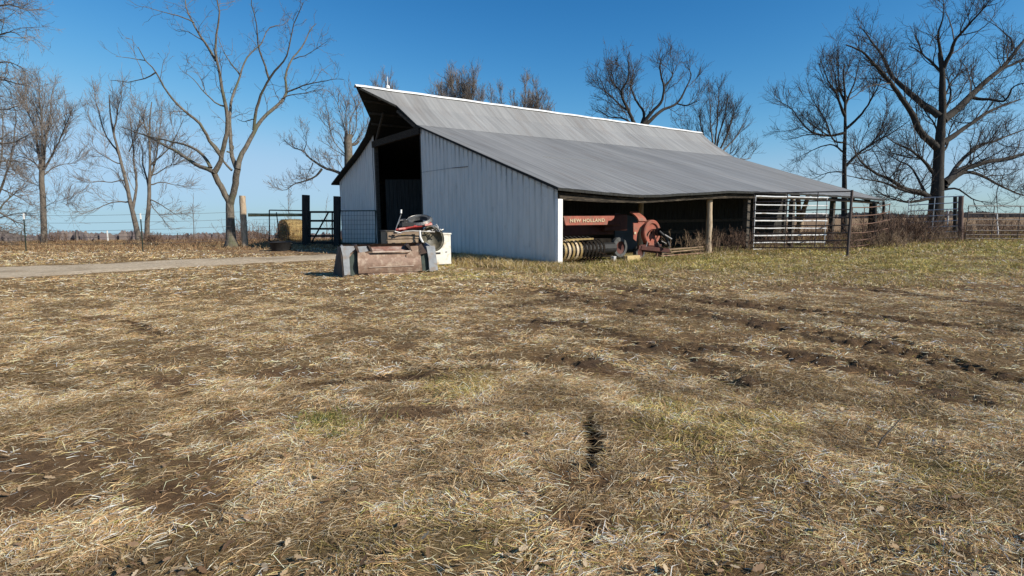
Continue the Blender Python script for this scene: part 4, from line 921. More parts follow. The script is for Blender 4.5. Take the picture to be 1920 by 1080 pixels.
# junk on top of the chest
def CO(p): return chest_o + bux * p.x + buy * p.y + np.array([0, 0, p.z])
t = thing('round_tub', 'dark round metal tub hanging tilted over the right end of the loader bucket', 'tub', CO(CH(811, 447)), BZ)
Rm = Matrix.Rotation(math.radians(14), 3, 'Z') @ Matrix.Rotation(math.radians(80), 3, 'X')
MB().lathe([(.385, .0), (.40, .03), (.37, .0), (.33, -.18), (.22, -.27), (0, -.29), (.0, -.27), (.21, -.25), (.31, -.17), (.355, .0), (.385, .0)], k=32, R=Rm).build('tub_shell', M_olive, t, smooth=True)
mb = MB(); mb.tube([CH(787, 432, -.2) - CH(811, 447), CH(788, 445, -.2) - CH(811, 447), CH(793, 455, -.2) - CH(811, 447), CH(800, 466, -.2) - CH(811, 447)], .032, 8); mb.build('pale_rim_strip', M_trim, t, smooth=True)
t = thing('old_tyre', 'worn grey tyre lying tilted on top of the brown drawer chest', 'tyre', CO(CH(786, 415, .3)), BZ)
Rt = Matrix.Rotation(math.radians(-12), 3, 'Y') @ Matrix.Rotation(math.radians(18), 3, 'X')
MB().lathe([(.26, -.06), (.33, -.085), (.385, -.05), (.40, 0), (.385, .05), (.33, .085), (.26, .06), (.27, 0), (.26, -.06)], k=32, R=Rt).build('tread', M_tyre, t, smooth=True)
for k in range(3): MB().lathe([(.395 - .02 * k, .03 + .022 * k), (.40 - .02 * k, .036 + .022 * k), (.395 - .02 * k, .042 + .022 * k)], k=32, R=Rt).build('side_ring', M_steel, t)
t = thing('garden_tiller', 'red garden machine lying on the brown drawer chest under the tyre', 'garden machine', CO(CH(765, 430, .15)), BZ); o_ = CH(765, 430, .15)
def T(px, py, y=.0): return CH(px, py, y) - o_
mb = MB(); mb.tube([T(742, 431), T(760, 428), T(780, 424), T(808, 418)], .035, 8); mb.tube([T(750, 433, -.1), T(770, 426), T(795, 424, -.1)], .022, 6); mb.box(T(772, 425, .2), (.5, .3, .14)); mb.build('red_frame', mat('glossy_red_paint', (.35, .03, .025), (.22, .02, .018), 6, .4), t, smooth=True)
MB().bar(T(747, 429.5, -.16), T(760, 428, -.16), .05, .05).build('faded_guard', M_pink, t, bevel=.008); MB().bar(T(796, 422, -.16), T(810, 420, -.16), .05, .06).build('faded_guard', M_pink, t, bevel=.008)
MB().box(T(762, 421, .12), (.36, .3, .12)).lathe([(.14, 0), (.14, .1), (.05, .13), (0, .13)], T(757, 418, .12), k=14).build('engine', M_black, t, bevel=.01)
MB().tube([T(745, 438, -.2), T(758, 434, -.2), T(775, 433, -.2), T(815, 435, -.22)], .018, 6).tube([T(740, 434, -.2), T(752, 437, -.2)], .02, 6).build('pipe_arm', M_steel, t)
t = thing('handle_rod', 'thin upright metal rod with a white grip rising from the junk on the chest', 'rod', CO(CH(741, 433, .1)), BZ); o_ = CH(741, 433, .1)
MB().tube([T(741, 433), T(745, 421), T(752, 402)], .012, 6).tube([T(744, 424), T(750, 413), T(763, 412), T(762, 417)], .012, 6).build('rod', M_steel, t); MB().tube([T(752, 400), T(752.2, 393)], .026, 8).build('grip', M_trim, t)
t = thing('bent_pipes', 'bundle of bent grey pipes lying over the dark round tub', 'pipes', CO(CH(815, 428, .1)), BZ); o_ = CH(815, 428, .1)
for L_ in ([(808, 424), (816, 424), (823, 430), (827, 437)], [(812, 426), (820, 432), (828, 432), (831, 430)], [(818, 421), (821, 425), (822, 433)], [(800, 434), (812, 431), (824, 434), (826, 430)]):
    MB().tube([T(a, b, random.uniform(-.15, .15)) for a, b in L_], .018, 6).build('pipe', random.choice([M_steel, M_grey, M_whitepipe]), t, smooth=True)
# stick lying upright in the grass, at right
p = gnd(1642, 842); q = at(1692, 782, p[1] + .2); t = thing('broken_stick', 'thin dark broken stick leaning out of the grass at the right', 'stick', (p[0], p[1], gzs(p[0], p[1])))
mb = MB(); mb.tube([(0, 0, -.01), (.07, .05, .05), ((q - p)[0], (q - p)[1], q[2])], [.006, .005, .003], 5); mb.build('twig', M_twigD, t)
#@@PART3
# ------------------------------------------------------------------ leafless trees
def unit(a): return a / (np.linalg.norm(a, axis=-1, keepdims=True) + 1e-12)
def resample(P, n):
    P = np.asarray(P, float)
    if len(P) > 2:   # Catmull-Rom
        Q = np.vstack([2 * P[0] - P[1], P, 2 * P[-1] - P[-2]]); out = []
        for i in range(1, len(Q) - 2):
            for t in np.linspace(0, 1, 6, endpoint=False):
                a, b, c, d = Q[i - 1:i + 3]; out.append(.5 * ((2 * b) + (c - a) * t + (2 * a - 5 * b + 4 * c - d) * t * t + (3 * b - a - 3 * c + d) * t ** 3))
        out.append(P[-1]); P = np.array(out)
    d = np.r_[0, np.cumsum(np.linalg.norm(np.diff(P, axis=0), axis=1))]; t = np.linspace(0, d[-1], n)
    return np.stack([np.interp(t, d, P[:, k]) for k in range(P.shape[1])], -1)
class Tubes:
    def __init__(s): s.V = []; s.F = []; s.n = 0
    def add(s, P, R, k=3):
        if len(P) == 0: return
        N, n, _ = P.shape; T = np.empty_like(P); T[:, 1:-1] = P[:, 2:] - P[:, :-2]; T[:, 0] = P[:, 1] - P[:, 0]; T[:, -1] = P[:, -1] - P[:, -2]; T = unit(T)
        m = unit(P[:, -1] - P[:, 0]); a = unit(np.cross(m, rng.normal(size=m.shape))); b1 = unit(np.cross(T, a[:, None, :])); b2 = np.cross(T, b1)
        th = np.arange(k) * 2 * np.pi / k
        V = P[:, :, None, :] + (b1[:, :, None, :] * np.cos(th)[None, None, :, None] + b2[:, :, None, :] * np.sin(th)[None, None, :, None]) * R[:, :, None, None]
        I = np.arange(N * n * k).reshape(N, n, k) + s.n; J = np.roll(I, -1, 2)
        s.F.append(np.stack([I[:, :-1], J[:, :-1], J[:, 1:], I[:, 1:]], -1).reshape(-1, 4)); s.V.append(V.reshape(-1, 3)); s.n += N * n * k
    def build(s, name, m, parent, smooth=False):
        return npmesh(name, np.concatenate(s.V), [np.concatenate(s.F)], m, parent, smooth=smooth)
def spawn(P, R, dens, L0, ang=.8, n=6, up=.15, wander=.22, rk=.012, tmin=.15, decay=.5, rmin=.006, angv=.25, cap=None, tip=.4, zig=0, pr=.72):
    N, m, _ = P.shape; sl = np.linalg.norm(np.diff(P, axis=1), axis=2); L = sl.sum(1); cnt = rng.poisson(dens * L * (1 - tmin)) + 1
    idx = np.repeat(np.arange(N), cnt)
    if cap and len(idx) > cap: idx = rng.choice(idx, cap, replace=False)
    t = tmin + (1 - tmin) * rng.random(len(idx)); f = t * (m - 1); i = np.minimum(f.astype(int), m - 2); w_ = (f - i)[:, None]
    p = P[idx, i] * (1 - w_) + P[idx, i + 1] * w_; T = unit(P[idx, i + 1] - P[idx, i]); r = R[idx, i] * (1 - w_[:, 0]) + R[idx, i + 1] * w_[:, 0]
    pe = unit(np.cross(T, rng.normal(size=T.shape))); a = np.clip(rng.normal(ang, angv, len(idx)), .15, 1.6)[:, None]
    d = unit(T * np.cos(a) + pe * np.sin(a) + np.array([0, 0, up])); Ls = L0 * (1 - decay * t) * rng.uniform(.45, 1.25, len(idx)); Ls = np.minimum(Ls, .9 * L[idx] + .1)
    r0 = np.maximum(np.minimum(r * pr, rk * Ls + .003), rmin); Q = np.empty((len(idx), n, 3)); Q[:, 0] = p; st = (Ls / (n - 1))[:, None]
    for k in range(1, n):
        d = unit(d + rng.normal(0, wander, d.shape) + np.array([0, 0, up * .5])); Q[:, k] = Q[:, k - 1] + d * st
    RR = np.maximum(r0[:, None] * np.linspace(1, tip, n)[None], rmin * .8)
    return Q, RR
NT = []
def tree(name, label, base, limbs, levels, mt, mc, group='leafless trees', seed=0, trunk=None, flare=1.5, depth=.5, cat='tree', k0=9):
    """base (px, py, Y); limbs: list of (pixel polyline, r0, r1) in metres; levels: list of dicts for spawn()"""
    global rng
    keep = rng; rng = np.random.default_rng(1000 + seed); rs = random.Random(seed)
    px, py, Y = base; B = at(px, py, Y); B[2] = gzs(B[0], B[1]) if Y < 37 else float(terr(B[0], B[1]))
    t = thing(name, label, cat, B, 0, group); samples = []; polys = []; tub = Tubes()
    for li, (pts, r0, r1) in enumerate(limbs):
        if samples:
            S_ = np.array(samples); d = np.hypot(S_[:, 0] - pts[0][0], S_[:, 1] - pts[0][1]); o0 = S_[d.argmin(), 2]
        else: o0 = 0.
        L = sum(math.hypot(b[0] - a[0], b[1] - a[1]) for a, b in zip(pts[:-1], pts[1:])) / F * Y
        amp = 0 if li == 0 else rs.choice((-1, 1)) * rs.uniform(.25, 1) * depth * L
        acc = 0; W = []; tot = max(L, 1e-6); q = pts[0]
        for j, (a, b) in enumerate(pts):
            if j: acc += math.hypot(a - pts[j - 1][0], b - pts[j - 1][1]) / F * Y
            o = o0 + amp * (acc / tot) ** 1.2; samples.append((a, b, o)); W.append(at(a, b, Y + o))
            if j + 1 < len(pts):
                for f in (.33, .66):
                    o2 = o0 + amp * ((acc + f * math.hypot(pts[j + 1][0] - a, pts[j + 1][1] - b) / F * Y) / tot) ** 1.2
                    samples.append((a + (pts[j + 1][0] - a) * f, b + (pts[j + 1][1] - b) * f, o2))
        W = np.array(W)
        if li == 0: W[0, 2] = B[2] - .15
        n = max(8, min(26, int(L / .45) + 4)); Q = resample(W, n); jit = rng.normal(0, .05 if li else .015, (n, 3)); jit = (jit + np.roll(jit, 1, 0) + np.roll(jit, -1, 0)) / 3; jit[0] = jit[-1] = 0; Q += jit; Rr = np.linspace(0, 1, n) ** .8 * (r1 - r0) + r0
        if li == 0: zz = Q[:, 2] - B[2]; Rr = Rr * (1 + (flare - 1) * np.exp(-np.maximum(zz, 0) / (r0 * 1.6)))
        Rr = Rr * (1 + rng.normal(0, .03, n)); Q = Q - B
        tub.add(Q[None], Rr[None], k0 if r0 > .05 else 6); polys.append((Q, Rr))
    tub.build('trunk', mt, t, smooth=True); crown = Tubes()
    src = [(resample(np.column_stack([q, r]), 20)[None][:, :, :3], resample(np.column_stack([q, r]), 20)[None][:, :, 3]) for q, r in polys]
    P = np.concatenate([a for a, _ in src]); R = np.concatenate([b for _, b in src]); skip = levels[0].pop('skip', 1 if len(limbs) > 1 else 0)
    P, R = P[skip:], R[skip:]; cur = [(P, R)]
    for lv in levels:
        lv = dict(lv); extra = lv.pop('also', 0); k = lv.pop('k', 3)
        src_ = cur[-1] if not extra or len(cur) < 2 else None
        if src_ is None:
            a = spawn(*cur[-1], **lv); b = spawn(*cur[-2], **dict(lv, dens=lv['dens'] * extra)); n_ = a[0].shape[1]
            nw = (np.concatenate([a[0], b[0]]), np.concatenate([a[1], b[1]]))
        else: nw = spawn(*src_, **lv)
        crown.add(*nw, k); cur.append(nw)
    crown.build('crown', mc, t); rng = keep
    return t
def xf_(pts, ox, oy, s): return [(ox + a / s, oy + b / s) for a, b in pts]

# the single tree beside the drive, limb by limb
h = lambda *p: xf_(p, 180, 0, 2.16)
tree('walnut_tree', 'tall open leafless tree forking low beside the drive and pale post', (434.5, 466, 29.1), [
    (h((549, 1004), (545, 940), (543, 880), (542, 820)), .235, .20),
    (h((542, 825), (512, 772), (492, 735), (478, 700)), .16, .14),
    (h((544, 825), (558, 770), (568, 715), (574, 684)), .18, .15),
    (h((478, 698), (440, 680), (370, 640), (290, 595), (220, 560), (150, 530), (100, 515)), .115, .02),
    (h((465, 680), (430, 620), (370, 590), (290, 570), (230, 555), (180, 530)), .09, .015),
    (h((480, 698), (510, 640), (525, 560), (535, 480), (530, 430), (505, 335), (485, 240), (490, 130), (500, 50), (490, -20)), .135, .025),
    (h((512, 640), (470, 580), (440, 530), (410, 485), (360, 445), (300, 385), (240, 290), (200, 245), (170, 190)), .10, .015),
    (h((241, 294), (190, 320), (130, 330), (60, 325)), .035, .01),
    (h((200, 245), (140, 240), (80, 228)), .025, .008),
    (h((574, 684), (605, 600), (640, 530), (680, 480), (740, 420), (770, 370), (775, 300), (800, 240), (830, 200), (870, 130), (892, 95)), .135, .018),
    (h((640, 527), (640, 470), (660, 410), (700, 320), (770, 240), (790, 180), (800, 100), (840, 10)), .085, .015),
    (h((768, 373), (850, 345), (930, 330), (1005, 322)), .05, .01),
    (h((752, 400), (800, 388), (850, 380), (915, 360)), .035, .01),
    (h((700, 318), (680, 250), (660, 200), (655, 130), (645, 60), (630, -10)), .055, .014),
    (h((572, 690), (550, 640), (546, 560), (540, 490), (541, 450), (555, 380), (590, 300), (620, 230), (655, 190)), .115, .03),
    (h((585, 308), (550, 260), (510, 200), (495, 150)), .04, .012),
    (h((528, 432), (490, 420), (440, 380), (400, 330), (350, 290)), .045, .01),
    (h((486, 245), (440, 170), (400, 100), (370, 40), (362, -20)), .07, .02),
    (h((441, 172), (380, 130), (330, 120)), .03, .01), (h((398, 92), (330, 60), (260, 50), (190, 26)), .035, .008),
    (h((645, 485), (600, 492), (572, 482)), .03, .012), (h((655, 195), (700, 115), (760, 100), (795, 50)), .035, .008), (h((800, 240), (850, 225), (900, 190), (940, 165)), .03, .008),
    (h((550, 690), (520, 660), (500, 610), (455, 560)), .06, .03), (h((530, 615), (552, 610), (556, 592)), .045, .03)],
    [dict(dens=1.35, L0=2.1, ang=.8, n=8, up=.12, wander=.27, rk=.009, tmin=.2, decay=.6, rmin=.008, skip=3), dict(dens=2.0, L0=.75, ang=.8, n=5, up=.12, wander=.35, rk=.01, tmin=.1, decay=.4, rmin=.0065, also=.25), dict(dens=2.2, L0=.35, ang=.8, n=3, up=.1, wander=.3, rmin=.0055, tmin=.2, decay=.2)],
    M_barkL, M_twigL, seed=1, depth=.45, flare=1.7, k0=12)

# the big oak on the right
o = lambda *p: xf_(p, 1440, 0, 2.25)
OAKL = [
    (o((705, 995), (707, 900), (714, 800), (721, 650), (728, 560), (735, 470), (735, 400), (735, 300), (725, 220)), .52, .13),
    (o((715, 625), (690, 600), (640, 550), (610, 480), (560, 410), (510, 340), (460, 280), (400, 220), (330, 190)), .26, .04),
    (o((722, 490), (680, 460), (620, 410), (570, 370), (520, 320), (490, 250), (440, 180), (400, 125)), .24, .035),
    (o((735, 305), (690, 260), (640, 220), (595, 195)), .10, .025), (o((737, 290), (770, 230), (800, 160), (840, 110), (900, 50), (945, -5)), .15, .03),
    (o((728, 225), (716, 150), (735, 80), (740, 15)), .10, .02), (o((738, 510), (800, 460), (860, 400), (930, 330), (990, 280), (1040, 220), (1085, 168), (1150, 130)), .27, .05),
    (o((985, 288), (1040, 265), (1080, 250), (1160, 225)), .11, .03), (o((738, 605), (800, 560), (870, 510), (940, 470), (1000, 440), (1065, 418)), .2, .04),
    (o((865, 412), (930, 420), (1000, 425), (1030, 370), (1090, 348)), .12, .03), (o((745, 770), (780, 740), (830, 710), (900, 690), (980, 675), (1080, 650), (1160, 622)), .24, .06),
    (o((748, 790), (800, 700), (880, 620), (950, 600), (1020, 570), (1100, 535)), .16, .03), (o((757, 778), (830, 730), (900, 740), (980, 780), (1060, 820), (1130, 835)), .14, .03),
    (o((745, 800), (800, 800), (850, 830), (900, 850), (945, 858)), .08, .02), (o((702, 735), (670, 690), (620, 650), (570, 620), (495, 575)), .13, .025),
    (o((692, 840), (650, 815), (580, 800), (520, 760), (440, 720), (380, 660), (360, 600)), .2, .03), (o((660, 822), (600, 812), (560, 798), (480, 770), (400, 752), (335, 742)), .12, .02),
    (o((672, 830), (640, 775), (600, 700), (560, 680), (500, 650)), .11, .02), (o((690, 835), (640, 845), (560, 850), (450, 800)), .12, .02), (o((725, 600), (700, 520), (660, 470), (640, 430)), .08, .02),
    (o((740, 480), (770, 400), (760, 340), (790, 300)), .10, .02), (o((738, 640), (760, 600), (770, 540), (800, 500)), .08, .02), (o((735, 420), (790, 330), (840, 290)), .07, .02), (o((1030, 215), (1020, 160), (960, 110), (910, 78)), .06, .015)]
OL = lambda s=1: [dict(dens=2.3 * s, L0=3.4, ang=.75, n=9, up=.17, wander=.18, rk=.014, tmin=.18, decay=.6, rmin=.011), dict(dens=2.6 * s, L0=1.5, ang=.7, n=7, up=.14, wander=.22, rk=.009, tmin=.12, decay=.4, rmin=.0085, also=.3), dict(dens=3.6 * s, L0=.7, ang=.65, n=4, up=.12, wander=.22, rmin=.0075, tmin=.1, decay=.2, also=.15)]
tree('oak_tree', 'huge dark leafless oak with wide heavy limbs behind the gates', (1753, 447, 38), OAKL, OL(), M_barkD, M_twigD, seed=2, depth=.6, flare=1.35, k0=14)
tree('oak_tree', 'dark upright leafless tree with a bird nest left of the huge oak', (1583, 446, 44), [
    (o((322, 985), (322, 880), (322, 780), (322, 650), (325, 550), (325, 480), (325, 400), (318, 330), (322, 270)), .26, .05),
    (o((324, 560), (280, 570), (200, 565), (150, 530), (100, 460), (50, 430)), .11, .02), (o((325, 490), (290, 400), (250, 330), (220, 255)), .12, .02), (o((325, 430), (300, 380), (300, 300), (290, 245)), .10, .02),
    (o((325, 545), (380, 500), (430, 430), (470, 350), (485, 290)), .12, .02), (o((325, 460), (350, 380), (370, 320), (385, 255)), .10, .02), (o((330, 700), (380, 650), (450, 600), (540, 550), (600, 505)), .12, .02),
    (o((324, 725), (250, 730), (180, 755)), .06, .015), (o((322, 645), (260, 610), (180, 640), (120, 670)), .08, .015), (o((326, 690), (400, 700), (450, 730)), .05, .012), (o((325, 600), (280, 590), (240, 500), (190, 430), (170, 380)), .08, .015)],
    [dict(dens=2.0, L0=3.6, ang=.65, n=8, up=.16, wander=.14, rk=.012, tmin=.15, decay=.6, rmin=.011), dict(dens=3.2, L0=1.8, ang=.55, n=6, up=.14, wander=.16, rk=.008, tmin=.12, decay=.4, rmin=.009, also=.3), dict(dens=3.8, L0=.85, ang=.6, n=4, up=.12, wander=.2, rmin=.009, tmin=.1, decay=.2, also=.1)],
    M_barkD, M_twigD, seed=3, depth=.6, flare=1.2)
# trees beyond the roof line
r4 = lambda *p: xf_(p, 780, 60, 2.909)
tree('oak_tree', 'broad leafless crown above the middle of the barn ridge', (1200, 440, 50), [
    (r4((1215, 1100), (1212, 900), (1212, 700), (1215, 560), (1218, 520)), .42, .32), (r4((1216, 540), (1190, 490), (1160, 430), (1120, 330), (1160, 250), (1155, 150), (1165, 110)), .2, .03),
    (r4((1222, 530), (1240, 440), (1195, 360), (1170, 280), (1190, 200)), .15, .03), (r4((1222, 535), (1250, 480), (1290, 430), (1335, 380), (1350, 300), (1330, 200), (1350, 120)), .2, .03),
    (r4((1224, 540), (1270, 490), (1340, 430), (1420, 390), (1460, 340), (1500, 240), (1480, 190)), .2, .03), (r4((1216, 545), (1140, 475), (1060, 465), (980, 420)), .12, .025),
    (r4((1160, 430), (1090, 380), (1040, 330), (1000, 250)), .1, .02), (r4((1350, 300), (1400, 240), (1400, 150)), .08, .02), (r4((1420, 390), (1480, 400), (1550, 370)), .07, .02), (r4((1120, 330), (1060, 260), (1050, 190)), .07, .02)],
    [dict(dens=2.3, L0=3.4, ang=.7, n=8, up=.18, wander=.18, rk=.013, tmin=.15, decay=.6, rmin=.013, skip=1), dict(dens=3.0, L0=1.5, ang=.6, n=6, up=.18, wander=.18, rk=.009, tmin=.12, decay=.4, rmin=.010, also=.25), dict(dens=3.6, L0=.75, ang=.6, n=4, up=.14, wander=.2, rmin=.010, tmin=.1, decay=.2)],
    M_barkD, M_twigD, seed=4, depth=.5)
GEN = lambda a=1., L=3., tw=.011, up=.22: [dict(dens=1.8 * a, L0=L, ang=.5, n=7, up=up, wander=.12, rk=.012, tmin=.2, decay=.6, rmin=tw * 1.2), dict(dens=3.0 * a, L0=L * .5, ang=.45, n=6, up=up * .8, wander=.14, rk=.008, tmin=.1, decay=.4, rmin=tw * .9, also=.3), dict(dens=4.0 * a, L0=L * .27, ang=.5, n=4, up=up * .6, wander=.18, rmin=tw * .9, tmin=.1, decay=.2)]
def stems(px, pb, tops, y_split, r=.2, r1=.03):
    out = [([(px, pb), (px, (pb + y_split) / 2), (px, y_split)], r, r * .8)]
    for tx, ty in tops:
        ty += 16
        out.append(([(px, y_split), (px + (tx - px) * .45 + random.uniform(-3, 3), y_split + (ty - y_split) * .35), (px + (tx - px) * .8, y_split + (ty - y_split) * .7), (tx, ty)], r * .5, r1))
    return out
tree('oak_tree', 'slender leafless tree showing over the lower right slope of the barn roof', (1338, 440, 52), stems(1338, 440, [(1330, 165), (1348, 150), (1380, 175), (1310, 200), (1395, 215), (1408, 280), (1290, 225), (1365, 160)], 300, .22), GEN(1.0, 3.0, .011), M_barkM, M_twigD, seed=5)
tree('maple_tree', 'leafless tree with a rounded twiggy crown above the left part of the ridge', (868, 440, 66), stems(868, 440, [(866, 128), (845, 138), (888, 140), (825, 150), (905, 165), (875, 150), (820, 170)], 255, .22), GEN(1.1, 3.6, .014, .3), M_barkL, M_twigM, seed=6)
tree('maple_tree', 'low leafless thicket crown just right of the rounded crown over the ridge', (985, 445, 66), stems(985, 440, [(962, 152), (985, 148), (1010, 160), (1028, 175), (938, 168), (1000, 150), (1035, 190), (920, 175)], 290, .2), GEN(1.1, 3.2, .014, .26), M_barkM, M_twigM, seed=7)
tree('maple_tree', 'small leafless crown just behind the peak of the hay hood', (716, 445, 72), stems(716, 445, [(700, 150), (716, 142), (730, 146), (738, 160), (690, 165)], 260, .2), GEN(.9, 3.2, .015, .3), M_barkM, M_twigM, seed=8)
s7 = lambda *p: xf_(p, 500, 120, 4.153)
tree('oak_tree', 'broken topped old tree with long sprouts rising behind the left barn eave', (657, 452, 47), [
    (s7((645, 1400), (640, 1100), (640, 880), (638, 700), (632, 590), (640, 545)), .42, .32),
    (s7((625, 905), (560, 850), (440, 800), (340, 740), (290, 680), (200, 640), (125, 585)), .16, .02), (s7((430, 818), (360, 880), (300, 910), (200, 940), (140, 985), (65, 958)), .10, .015),
    (s7((290, 680), (310, 600), (275, 515)), .05, .012), (s7((360, 770), (315, 860), (300, 930)), .05, .012), (s7((640, 700), (560, 540), (450, 470), (400, 380)), .05, .012), (s7((632, 600), (590, 450), (560, 330), (570, 210)), .05, .012),
    (s7((640, 600), (610, 480), (620, 350), (640, 230)), .05, .012), (s7((640, 620), (690, 500), (700, 350), (680, 240)), .05, .012), (s7((650, 640), (730, 560), (760, 450), (740, 330)), .05, .012), (s7((640, 740), (520, 660), (400, 590)), .05, .012),
    (s7((620, 720), (500, 560), (480, 400), (460, 280)), .04, .012), (s7((600, 830), (540, 740), (450, 740)), .04, .012), (s7((645, 560), (660, 420), (720, 300), (780, 260)), .05, .012), (s7((625, 600), (618, 560), (612, 532)), .12, .03), (s7((650, 600), (655, 560), (668, 525)), .10, .02), (s7((640, 570), (640, 540), (636, 518)), .11, .02), (s7((650, 640), (690, 625), (720, 600)), .14, .08)],
    [dict(dens=2.4, L0=2.2, ang=.55, n=7, up=.22, wander=.16, rk=.011, tmin=.12, decay=.6, rmin=.011, skip=1), dict(dens=3.2, L0=1.1, ang=.55, n=5, up=.18, wander=.2, rmin=.010, tmin=.1, decay=.3, also=.3), dict(dens=2.2, L0=.45, ang=.5, n=3, up=.12, wander=.2, rmin=.009, tmin=.1, decay=.2)],
    M_barkL, M_twigM, seed=9, depth=.4, flare=1.1)
# left field trees
l2 = lambda *p: xf_(p, 0, 0, 2.25)
tree('maple_tree', 'leaning leafless tree of the twin pair, left trunk, behind the white tipped post', (262, 456, 38.5), [
    (l2((588, 1028), (575, 960), (555, 880), (540, 800), (520, 720), (500, 640), (480, 560), (465, 480), (460, 400)), .20, .03),
    (l2((548, 850), (490, 850), (430, 870), (385, 890)), .06, .012), (l2((530, 760), (450, 770), (350, 768)), .05, .01), (l2((560, 880), (575, 780), (570, 700), (560, 600), (545, 480)), .10, .02), (l2((510, 690), (440, 660), (380, 620)), .05, .01),
    (l2((500, 650), (440, 560), (410, 460), (395, 390)), .07, .012), (l2((480, 560), (500, 460), (515, 380)), .06, .012), (l2((555, 890), (530, 800), (490, 730), (430, 700)), .05, .01), (l2((545, 640), (580, 560), (590, 480)), .05, .01)],
    [dict(dens=2.9, L0=2.3, ang=.6, n=7, up=.18, wander=.12, rk=.009, tmin=.15, decay=.6, rmin=.009), dict(dens=3.8, L0=1.2, ang=.5, n=5, up=.16, wander=.13, rmin=.0075, rk=.008, tmin=.1, decay=.3, also=.25), dict(dens=4.0, L0=.6, ang=.5, n=3, up=.12, wander=.17, rmin=.0075, tmin=.1, decay=.2)],
    M_barkM, M_twigM, seed=10, depth=.4, flare=1.25)
tree('maple_tree', 'straight leafless tree of the twin pair, right trunk, behind the white tipped post', (276, 456, 38.8), [
    (l2((617, 1028), (622, 940), (628, 850), (630, 780), (632, 700), (630, 600), (632, 500), (640, 430)), .19, .03),
    (l2((628, 800), (610, 720), (600, 640), (575, 560)), .08, .015), (l2((630, 770), (655, 680), (670, 580), (680, 480)), .08, .015), (l2((630, 840), (690, 870), (740, 900), (765, 920)), .05, .01), (l2((630, 780), (700, 770), (790, 790)), .05, .01),
    (l2((632, 700), (700, 640), (750, 560), (775, 500)), .06, .012), (l2((640, 740), (720, 700), (800, 690)), .05, .01), (l2((632, 600), (600, 500), (580, 440)), .05, .01), (l2((628, 850), (690, 930), (700, 950)), .04, .01)],
    [dict(dens=2.9, L0=2.3, ang=.6, n=7, up=.18, wander=.12, rk=.009, tmin=.15, decay=.6, rmin=.009), dict(dens=3.8, L0=1.2, ang=.5, n=5, up=.16, wander=.13, rmin=.0075, rk=.008, tmin=.1, decay=.3, also=.25), dict(dens=4.0, L0=.6, ang=.5, n=3, up=.12, wander=.17, rmin=.0075, tmin=.1, decay=.2)],
    M_barkM, M_twigM, seed=11, depth=.4, flare=1.25)
tree('maple_tree', 'single leafless tree with a pale straight trunk near the left edge', (83, 458, 37), [
    (l2((188, 1030), (185, 950), (182, 850), (176, 760), (178, 720)), .20, .15), (l2((178, 735), (190, 640), (200, 540), (215, 440), (225, 370)), .10, .015), (l2((176, 730), (165, 640), (150, 560), (120, 460), (110, 380)), .10, .015),
    (l2((178, 725), (215, 660), (260, 560), (310, 455)), .08, .012), (l2((178, 740), (150, 690), (90, 660), (30, 640)), .06, .012), (l2((182, 740), (240, 700), (300, 690), (330, 690)), .05, .01), (l2((180, 700), (178, 600), (170, 480), (165, 340)), .08, .012),
    (l2((184, 880), (230, 850), (280, 860), (322, 905)), .02, .006), (l2((180, 790), (130, 770), (100, 740)), .03, .01)],
    [dict(dens=3.3, L0=2.4, ang=.6, n=7, up=.18, wander=.12, rk=.009, tmin=.15, decay=.6, rmin=.0085), dict(dens=4.0, L0=1.2, ang=.5, n=5, up=.16, wander=.13, rk=.008, rmin=.0072, tmin=.1, decay=.3, also=.25), dict(dens=4.0, L0=.6, ang=.5, n=3, up=.12, wander=.17, rmin=.007, tmin=.1, decay=.2)],
    M_barkM, M_twigM, seed=12, depth=.4, flare=1.25)
tree('oak_tree', 'large leafless oak at the left edge whose drooping branches enter the picture', (-70, 464, 33), [
    ([(-70, 464), (-72, 380), (-75, 300), (-72, 220), (-70, 120), (-68, 20), (-66, -60)], .42, .08),
    ([(-72, 320), (-30, 310), (20, 302), (66, 313)], .11, .015), ([(-74, 260), (-30, 262), (20, 268), (58, 250)], .12, .015), ([(-73, 205), (-30, 200), (10, 205), (35, 198)], .10, .015), ([(-72, 180), (-20, 160), (5, 150), (50, 160)], .12, .015),
    ([(-71, 140), (-20, 120), (20, 118), (45, 130)], .10, .015), ([(-70, 100), (-20, 70), (20, 60), (50, 75)], .10, .012), ([(-69, 60), (-20, 20), (20, 8), (50, 20)], .10, .012), ([(-72, 350), (-40, 370), (0, 400), (50, 425)], .10, .012), ([(-72, 335), (-30, 345), (15, 362), (60, 385)], .09, .012), ([(-71, 370), (-40, 400), (0, 432), (40, 440)], .07, .012),
    ([(-70, 20), (-30, -20), (10, -40)], .10, .02), ([(-72, 290), (-120, 260), (-170, 220)], .12, .02), ([(-72, 200), (-120, 150), (-170, 100)], .12, .02)],
    [dict(dens=4.6, L0=2.3, ang=.7, n=7, up=.02, wander=.2, rk=.010, tmin=.15, decay=.4, rmin=.0085), dict(dens=3.9, L0=1.0, ang=.7, n=5, up=-.02, wander=.27, rmin=.008, tmin=.1, decay=.3, also=.25), dict(dens=3.2, L0=.42, ang=.7, n=4, up=-.02, wander=.25, rmin=.0068, tmin=.1, decay=.2)],
    M_barkM, M_twigM, seed=13, depth=.35, flare=1.3)
